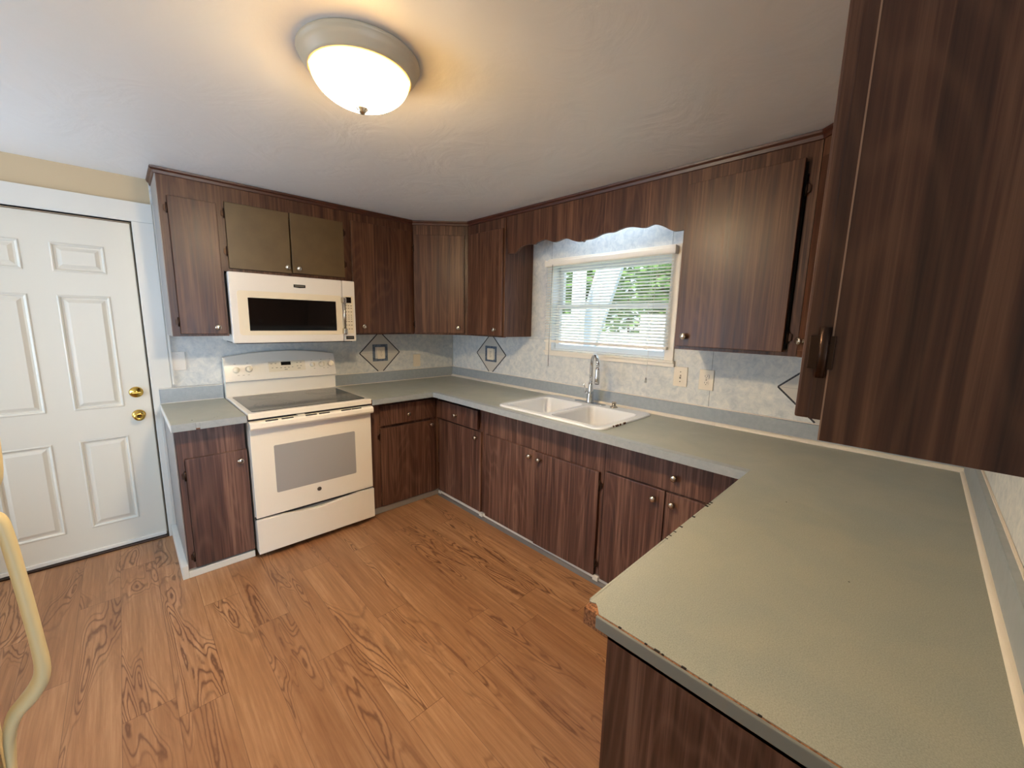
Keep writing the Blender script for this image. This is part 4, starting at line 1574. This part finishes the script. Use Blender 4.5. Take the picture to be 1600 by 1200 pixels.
# scalloped valance over the window
va = thing('valance', 'scalloped dark walnut valance board spanning above the sink window', 'valance', (XU, -1.78, 1.95), None)
pts = [(-1.105, 1.975), (-1.196, 1.966), (-1.23, 1.980), (-1.262, 2.003), (-1.30, 2.012), (-1.345, 2.014), (-1.385, 2.008), (-1.40, 2.008), (-1.43, 2.019), (-1.47, 2.026), (-1.50, 2.026), (-1.535, 2.014), (-1.572, 2.001), (-1.61, 2.004), (-1.65, 2.012), (-1.685, 2.010), (-1.73, 1.992), (-1.765, 1.981), (-1.79, 1.979), (-1.800, 1.984), (-1.812, 1.974), (-1.826, 1.984), (-1.865, 1.984), (-1.90, 1.990), (-1.945, 2.002), (-1.985, 2.006), (-2.026, 2.003), (-2.06, 2.011), (-2.11, 2.019), (-2.16, 2.013), (-2.20, 2.003), (-2.227, 2.000), (-2.255, 2.006), (-2.285, 2.009), (-2.33, 1.992), (-2.375, 1.966), (-2.40, 1.958), (-2.445, 1.958)]
# smooth the scallops a little
sm_ = []
for i in range(len(pts) - 1):
    a, b = pts[i], pts[i + 1]
    p0 = pts[max(i - 1, 0)]
    p3 = pts[min(i + 2, len(pts) - 1)]
    for k in range(3):
        q = k / 3
        f_ = lambda c: 0.5 * ((2 * a[c]) + (-p0[c] + b[c]) * q + (2 * p0[c] - 5 * a[c] + 4 * b[c] - p3[c]) * q * q + (-p0[c] + 3 * a[c] - 3 * b[c] + p3[c]) * q ** 3)
        sm_.append((f_(0), f_(1)))
sm_.append(pts[-1])
poly = [(XU, -1.1055, ZT)] + [(XU, min(y, -1.1055), z) for y, z in sm_[1:-1]] + [(XU, -2.4445, pts[-1][1]), (XU, -2.4445, ZT)]
MB().prism(poly, (0.018, 0, 0)).build('board', M_WOODU, va)
crown(fb, -2.4445, -1.1055, va)

vl = thing('valance_light', 'slim white strip light mounted behind the scalloped valance above the sink window', 'strip light', (-0.17, -1.85, 2.2))
m = MB()
m.box((-0.20, -2.16, H - 0.030), (-0.13, -1.54, H - 0.001), 0.004)
m.build('housing', M_WHITE, vl)
m = MB()
m.tube([(-0.165, -2.15, H - 0.044), (-0.165, -1.55, H - 0.044)], 0.0125, 16)
m.build('tube', mat('lit_fluorescent_tube', (235, 245, 255), 0.4, emit=(214, 236, 255), es=VAL), vl)

u6 = upper(fb, -2.992, -2.445, -XU - 0.004, HU, 'walnut upper cabinet right of the window with its door standing ajar')
d = slab(fb, -2.945, -2.460, 1.364, 2.170, 0.001, 0.019, u6, 'cabinet_door', M_WOODU, 0.012, -2.460)
knob(fb, -2.505, 1.416, 0.021, d)
m = fb.mb()
m.box((-2.952, -0.0002, 1.372), (-2.930, 0.0008, 2.160))
m.build('dark_gap', M_SHADOWGAP, u6)
hinge(fb, -2.950, 2.05, 0.010, d, -1)
hinge(fb, -2.950, 1.43, 0.010, d, -1)
crown(fb, -2.992, -2.445, u6, m0=-0.4)

# diagonal cabinet in the near corner
YC = LY + 0.273
Q0, Q1 = Vector((XU, -2.994, 0)), Vector((-0.600, YC, 0))
dq = (Q1 - Q0).normalized()
fq = Front(Q0, dq, (dq.y, -dq.x, 0))
LQ = (Q1 - Q0).length
u7 = thing('wall_cabinet', 'diagonal walnut upper cabinet in the near corner, mostly hidden behind the foreground cabinet', 'cabinet', (-0.3, -3.3, HU), UG)
m = MB()
foot = [(XU + 0.002, -2.9945), (-0.004, -2.9945), (-0.004, LY + 0.004), (-0.5995, LY + 0.004), (-0.5995, YC - 0.002)]
for z in (HU + 0.004, ZT - 0.018):
    m.prism([(x, y, z) for x, y in foot], (0, 0, 0.016))
m.build('carcass', M_WOODU, u7)
face_frame(fq, 0, LQ, HU, ZT, u7, [(0.001, 0.035), (LQ - 0.04, LQ - 0.001)], [(0.035, LQ - 0.04, 2.12, ZT), (0.035, LQ - 0.04, HU, HU + 0.03)], M_WOODU)
d = slab(fq, 0.022, LQ - 0.022, 1.375, 2.158, 0.001, 0.017, u7, 'cabinet_door', M_WOODU)
knob(fq, 0.052, 1.418, 0.018, d)
crown(fq, 0, LQ, u7)

# foreground cabinet over the peninsula
XEN = -1.860
fc_ = Front((0, YC, 0), (1, 0, 0), (0, 1, 0))
u8 = thing('wall_cabinet', 'very dark walnut upper cabinet in the right foreground hanging over the peninsula', 'cabinet', (-1.23, -3.44, HU), UG)
carcass(fc_, XEN + 0.013, -0.602, YC - LY - 0.003, HU + 0.004, ZT, u8, M_WOODU)
face_frame(fc_, XEN + 0.013, -0.602, HU, ZT, u8, [(XEN + 0.013, XEN + 0.045), (-1.25, -1.21), (-0.64, -0.602)], [(XEN + .045, -0.64, 2.12, ZT), (XEN + .045, -0.64, HU, HU + 0.03)], M_WOODU)
MB().box((XEN, LY + 0.003, HU), (XEN + 0.012, YC, ZT)).build('end_panel', M_WOODU, u8)
MB().box((XEN - 0.0006, YC - 0.0012, HU), (XEN + 0.0004, YC + 0.0004, ZT)).build('painted_edge_highlight', mat('painted_highlight_brown', (150, 118, 96), 0.5), u8)  # thin light brown strip, a highlight painted along the panel's front edge
d = slab(fc_, XEN + 0.001, -1.235, 1.370, 2.165, 0.0006, 0.026, u8, 'cabinet_door', M_WOODU)
knob(fc_, -1.29, 1.41, 0.028, d)
m = MB()
m.tube([(XEN - 0.004, YC + 0.006, 1.420), (XEN - 0.004, YC + 0.006, 1.478)], 0.005, 10)
m.box((XEN - 0.003, YC - 0.004, 1.430), (XEN, YC + 0.020, 1.468), 0.001)
m.build('hinge', M_HINGE, d)
m = MB()
m.tube([(XEN - 0.004, YC + 0.006, 2.05), (XEN - 0.004, YC + 0.006, 2.108)], 0.005, 10)
m.build('hinge', M_HINGE, d)
d = slab(fc_, -1.225, -0.625, 1.370, 2.165, 0.004, 0.020, u8, 'cabinet_door', M_WOODU)
knob(fc_, -1.17, 1.41, 0.024, d)

# ------------------------------------------------------------------ ceiling lamp
LX, LYc = -1.822, -2.045
lp = thing('ceiling_lamp', 'lit flush mount ceiling lamp with alabaster glass bowl', 'ceiling lamp', (LX, LYc, H))
m = MB()
m.lathe([(0, -0.0005), (0.177, -0.0005), (0.181, -0.005), (0.178, -0.012), (0.173, -0.016), (0.173, -0.020), (0.168, -0.030), (0.156, -0.043), (0.152, -0.050), (0.148, -0.050), (0.146, -0.040), (0, -0.040)], (LX, LYc, H), 'z', 64)
m.build('pan', M_LAMPM, lp)
m = MB()
prof = []
for i in range(15):
    a = math.pi / 2 * i / 14
    prof.append((0.147 * math.cos(a), -0.047 - 0.088 * math.sin(a) ** 1.15))
prof[-1] = (0.0, prof[-1][1])
m.lathe(prof, (LX, LYc, H), 'z', 64)
m.build('glass_bowl', M_DOME, lp)
m = MB()
m.lathe([(0, -0.128), (0.012, -0.130), (0.0185, -0.137), (0.0185, -0.141), (0.013, -0.145), (0.012, -0.149), (0.006, -0.154), (0, -0.155)], (LX, LYc, H), 'z', 24)
m.build('finial', M_NICKEL, lp)

# ------------------------------------------------------------------ fridge at the left edge
RX = -2.657           # door face
RY1 = -2.312          # far edge
RY0 = -3.02
fg = thing('refrigerator', 'almond top freezer refrigerator at the left edge, mostly its curved handle showing', 'refrigerator', (-3.0, -2.66, 0))
m = MB()
m.box((-3.36, RY0, 0.03), (-2.725, RY1, 1.76), 0.006)
m.build('body', M_FRIDGE, fg)
m = MB()
m.box((-2.72, RY0, 0.09), (RX, RY1, 1.160), 0.012)
dl = m.build('fridge_door', M_FRIDGE, fg)
m = MB()
m.box((-2.72, RY0, 1.172), (RX, RY1, 1.76), 0.012)
du_ = m.build('freezer_door', M_FRIDGE, fg)
m = MB()
m.box((-2.72, RY0 + 0.02, 0.02), (-2.70, RY1 - 0.02, 0.085))
m.build('toe_grille', M_BLACK, fg)


def fridge_handle(pts, rad, parent):
    P_, R2 = [], []
    for i in range(len(pts) - 1):
        p0, a, b, p3 = [Vector(pts[min(max(q, 0), len(pts) - 1)]) for q in (i - 1, i, i + 1, i + 2)]
        for k in range(4):
            q = k / 4
            P_.append(0.5 * (2 * a + (b - p0) * q + (2 * p0 - 5 * a + 4 * b - p3) * q * q + (3 * a - p0 - 3 * b + p3) * q ** 3))
            R2.append((rad[i][0] * (1 - q) + rad[i + 1][0] * q, rad[i][1] * (1 - q) + rad[i + 1][1] * q))
    P_.append(Vector(pts[-1]))
    R2.append(rad[-1])
    m = MB()
    m.tube(P_, R2, 18, flat=(0, 1, 0))
    return m.build('handle', M_FRIDGE, parent)


HY = -2.362
fridge_handle([(RX + 0.001, HY, 1.140), (-2.628, HY, 1.146), (-2.612, HY, 1.140), (-2.606, HY, 1.11), (-2.602, HY, 1.05), (-2.598, HY, 0.98), (-2.5945, HY, 0.90), (-2.594, HY, 0.855), (-2.600, HY, 0.828), (-2.614, HY, 0.806), (-2.632, HY, 0.785), (-2.642, HY, 0.75), (-2.646, HY, 0.70), (-2.650, HY, 0.62), (RX, HY, 0.56)],
              [(0.014, 0.010), (0.015, 0.012), (0.015, 0.010), (0.015, 0.009), (0.015, 0.009), (0.015, 0.009), (0.015, 0.009), (0.015, 0.010), (0.0155, 0.012), (0.016, 0.013), (0.016, 0.011), (0.015, 0.008), (0.014, 0.006), (0.013, 0.005), (0.012, 0.003)], dl)
fridge_handle([(RX, HY, 1.62), (-2.62, HY, 1.60), (-2.606, HY, 1.56), (-2.602, HY, 1.40), (-2.604, HY, 1.24), (-2.612, HY, 1.196), (-2.63, HY, 1.186), (RX, HY, 1.19)], [(0.014, 0.009)] * 8, du_)

# ------------------------------------------------------------------ outside the window
struct(MB().box((0.2, -14, -0.75), (16, 10, -0.65)).build('ground', M_GRASS), 'lawn outside the sink window', 'ground')
random.seed(11)


def tree(x, y, z0, h, r, label, n=1400, name='tree'):
    t_ = thing(name, label, 'tree', (x, y, z0))
    m = MB()
    m.tube([(x, y, z0), (x + 0.1, y, z0 + h * 0.4), (x, y + 0.1, z0 + h * 0.8)], [0.16, 0.11, 0.05], 10)
    for k in range(5):
        a = k * 1.3
        m.tube([(x, y, z0 + h * 0.45), (x + math.cos(a) * r * 0.6, y + math.sin(a) * r * 0.6, z0 + h * 0.75)], [0.06, 0.02], 8)
    m.build('trunk', M_BARK, t_)
    m = MB()
    for i in range(n):
        a = random.random() * 2 * math.pi
        b = math.acos(2 * random.random() - 1)
        rr = r * (0.45 + 0.55 * random.random()) * (0.85 + 0.25 * math.sin(3 * a) * math.sin(2 * b))
        c = Vector((x + rr * math.sin(b) * math.cos(a), y + rr * math.sin(b) * math.sin(a), z0 + h * 0.68 + rr * 0.9 * math.cos(b)))
        s_ = 0.10 + 0.09 * random.random()
        q = Matrix.Rotation(random.random() * 6.28, 3, 'Z') @ Matrix.Rotation(random.random() * 2.5, 3, 'X')
        vs = [m.bm.verts.new(c + q @ Vector(p)) for p in ((-s_, 0, 0), (0, -s_ * 0.45, s_ * 0.1), (s_, 0, 0), (0, s_ * 0.45, s_ * 0.1))]
        m.bm.faces.new(vs)
    o = m.build('foliage', M_LEAF, t_)
    o['kind'] = 'stuff'
    return t_


tree(6.2, 0.2, -0.7, 4.2, 1.25, 'leafy green tree seen left of the diagonal board', 1100)
tree(6.4, 2.9, -0.7, 4.4, 1.25, 'leafy tree at the left edge of the window view', 1100)
tree(5.4, -2.6, -0.7, 4.0, 1.25, 'green tree at the right edge of the window view', 1100)
tree(9.2, 1.6, -0.7, 5.4, 1.35, 'taller tree behind, showing in the left gap of the window view', 1100)
tree(9.0, -1.4, -0.7, 5.2, 1.35, 'taller tree behind, showing right of the diagonal board', 1100)
hg = thing('hedge', 'dense green hedge closing the view beyond the white fence', 'hedge', (11.4, 0.5, -0.7))
m = MB()
for i in range(5200):
    c = Vector((11.2 + 0.8 * random.random(), -5.5 + 12.0 * random.random(), -0.6 + 5.2 * random.random() ** 0.8))
    s_ = 0.12 + 0.12 * random.random()
    q = Matrix.Rotation(random.random() * 6.28, 3, 'Z') @ Matrix.Rotation(random.random() * 2.5, 3, 'X')
    vs = [m.bm.verts.new(c + q @ Vector(p)) for p in ((-s_, 0, 0), (0, -s_ * 0.5, s_ * 0.1), (s_, 0, 0), (0, s_ * 0.5, s_ * 0.1))]
    m.bm.faces.new(vs)
o = m.build('foliage', M_LEAF, hg)
o['kind'] = 'stuff'
m = MB()
m.tube([(11.7, -5.4, -0.65), (11.7, -5.4, 3.6)], 0.05, 8)
for yy in (-3.4, -1.4, 0.6, 2.6, 4.6, 6.4):
    m.tube([(11.7, yy, -0.65), (11.7, yy + 0.2, 3.8)], 0.05, 8)
m.build('stems', M_BARK, hg)
pp = thing('porch_post', 'white vertical porch post outside the left part of the window', 'post', (1.5, -0.455, -0.65))
m = MB()
m.box((1.45, -0.52, -0.65), (1.55, -0.39, 2.9), 0.004)
m.build('shaft', M_OUTWHITE, pp)
m = MB()
m.box((1.43, -0.54, -0.65), (1.57, -0.37, -0.5), 0.004)
m.build('base', M_OUTWHITE, pp)
pb = thing('stair_stringer', 'wide white diagonal board sloping across the middle of the window view', 'board', (1.9, 0.1, -0.65))
m = MB()
m.prism([(1.9, 0.48, -0.65), (1.9, 0.18, -0.65), (1.9, -0.99, 2.8), (1.9, -0.67, 2.8)], (0.06, 0, 0), 0.004)
m.build('board', M_OUTGREY, pb)
m = MB()
m.tube([(1.89, 0.47, -0.65), (1.89, -0.66, 2.8)], 0.018, 8)
m.build('edge_rail', M_OUTWHITE, pb)
fn_ = thing('white_fence', 'white board fence with a lower gap, filling the lower half of the window view', 'fence', (3.4, 0, -0.65))
for k in range(62):
    y = -4.6 + k * 0.145
    top = 1.30 if -0.30 < y < 0.36 else 1.62
    m = MB()
    m.box((3.38, y, -0.65), (3.41, y + 0.135, top), 0.002)
    m.build('board', M_OUTWHITE, fn_)
for z in (0.95, -0.3):
    m = MB()
    m.box((3.41, -4.6, z), (3.45, 4.4, z + 0.09))
    m.build('rail', M_OUTWHITE, fn_)
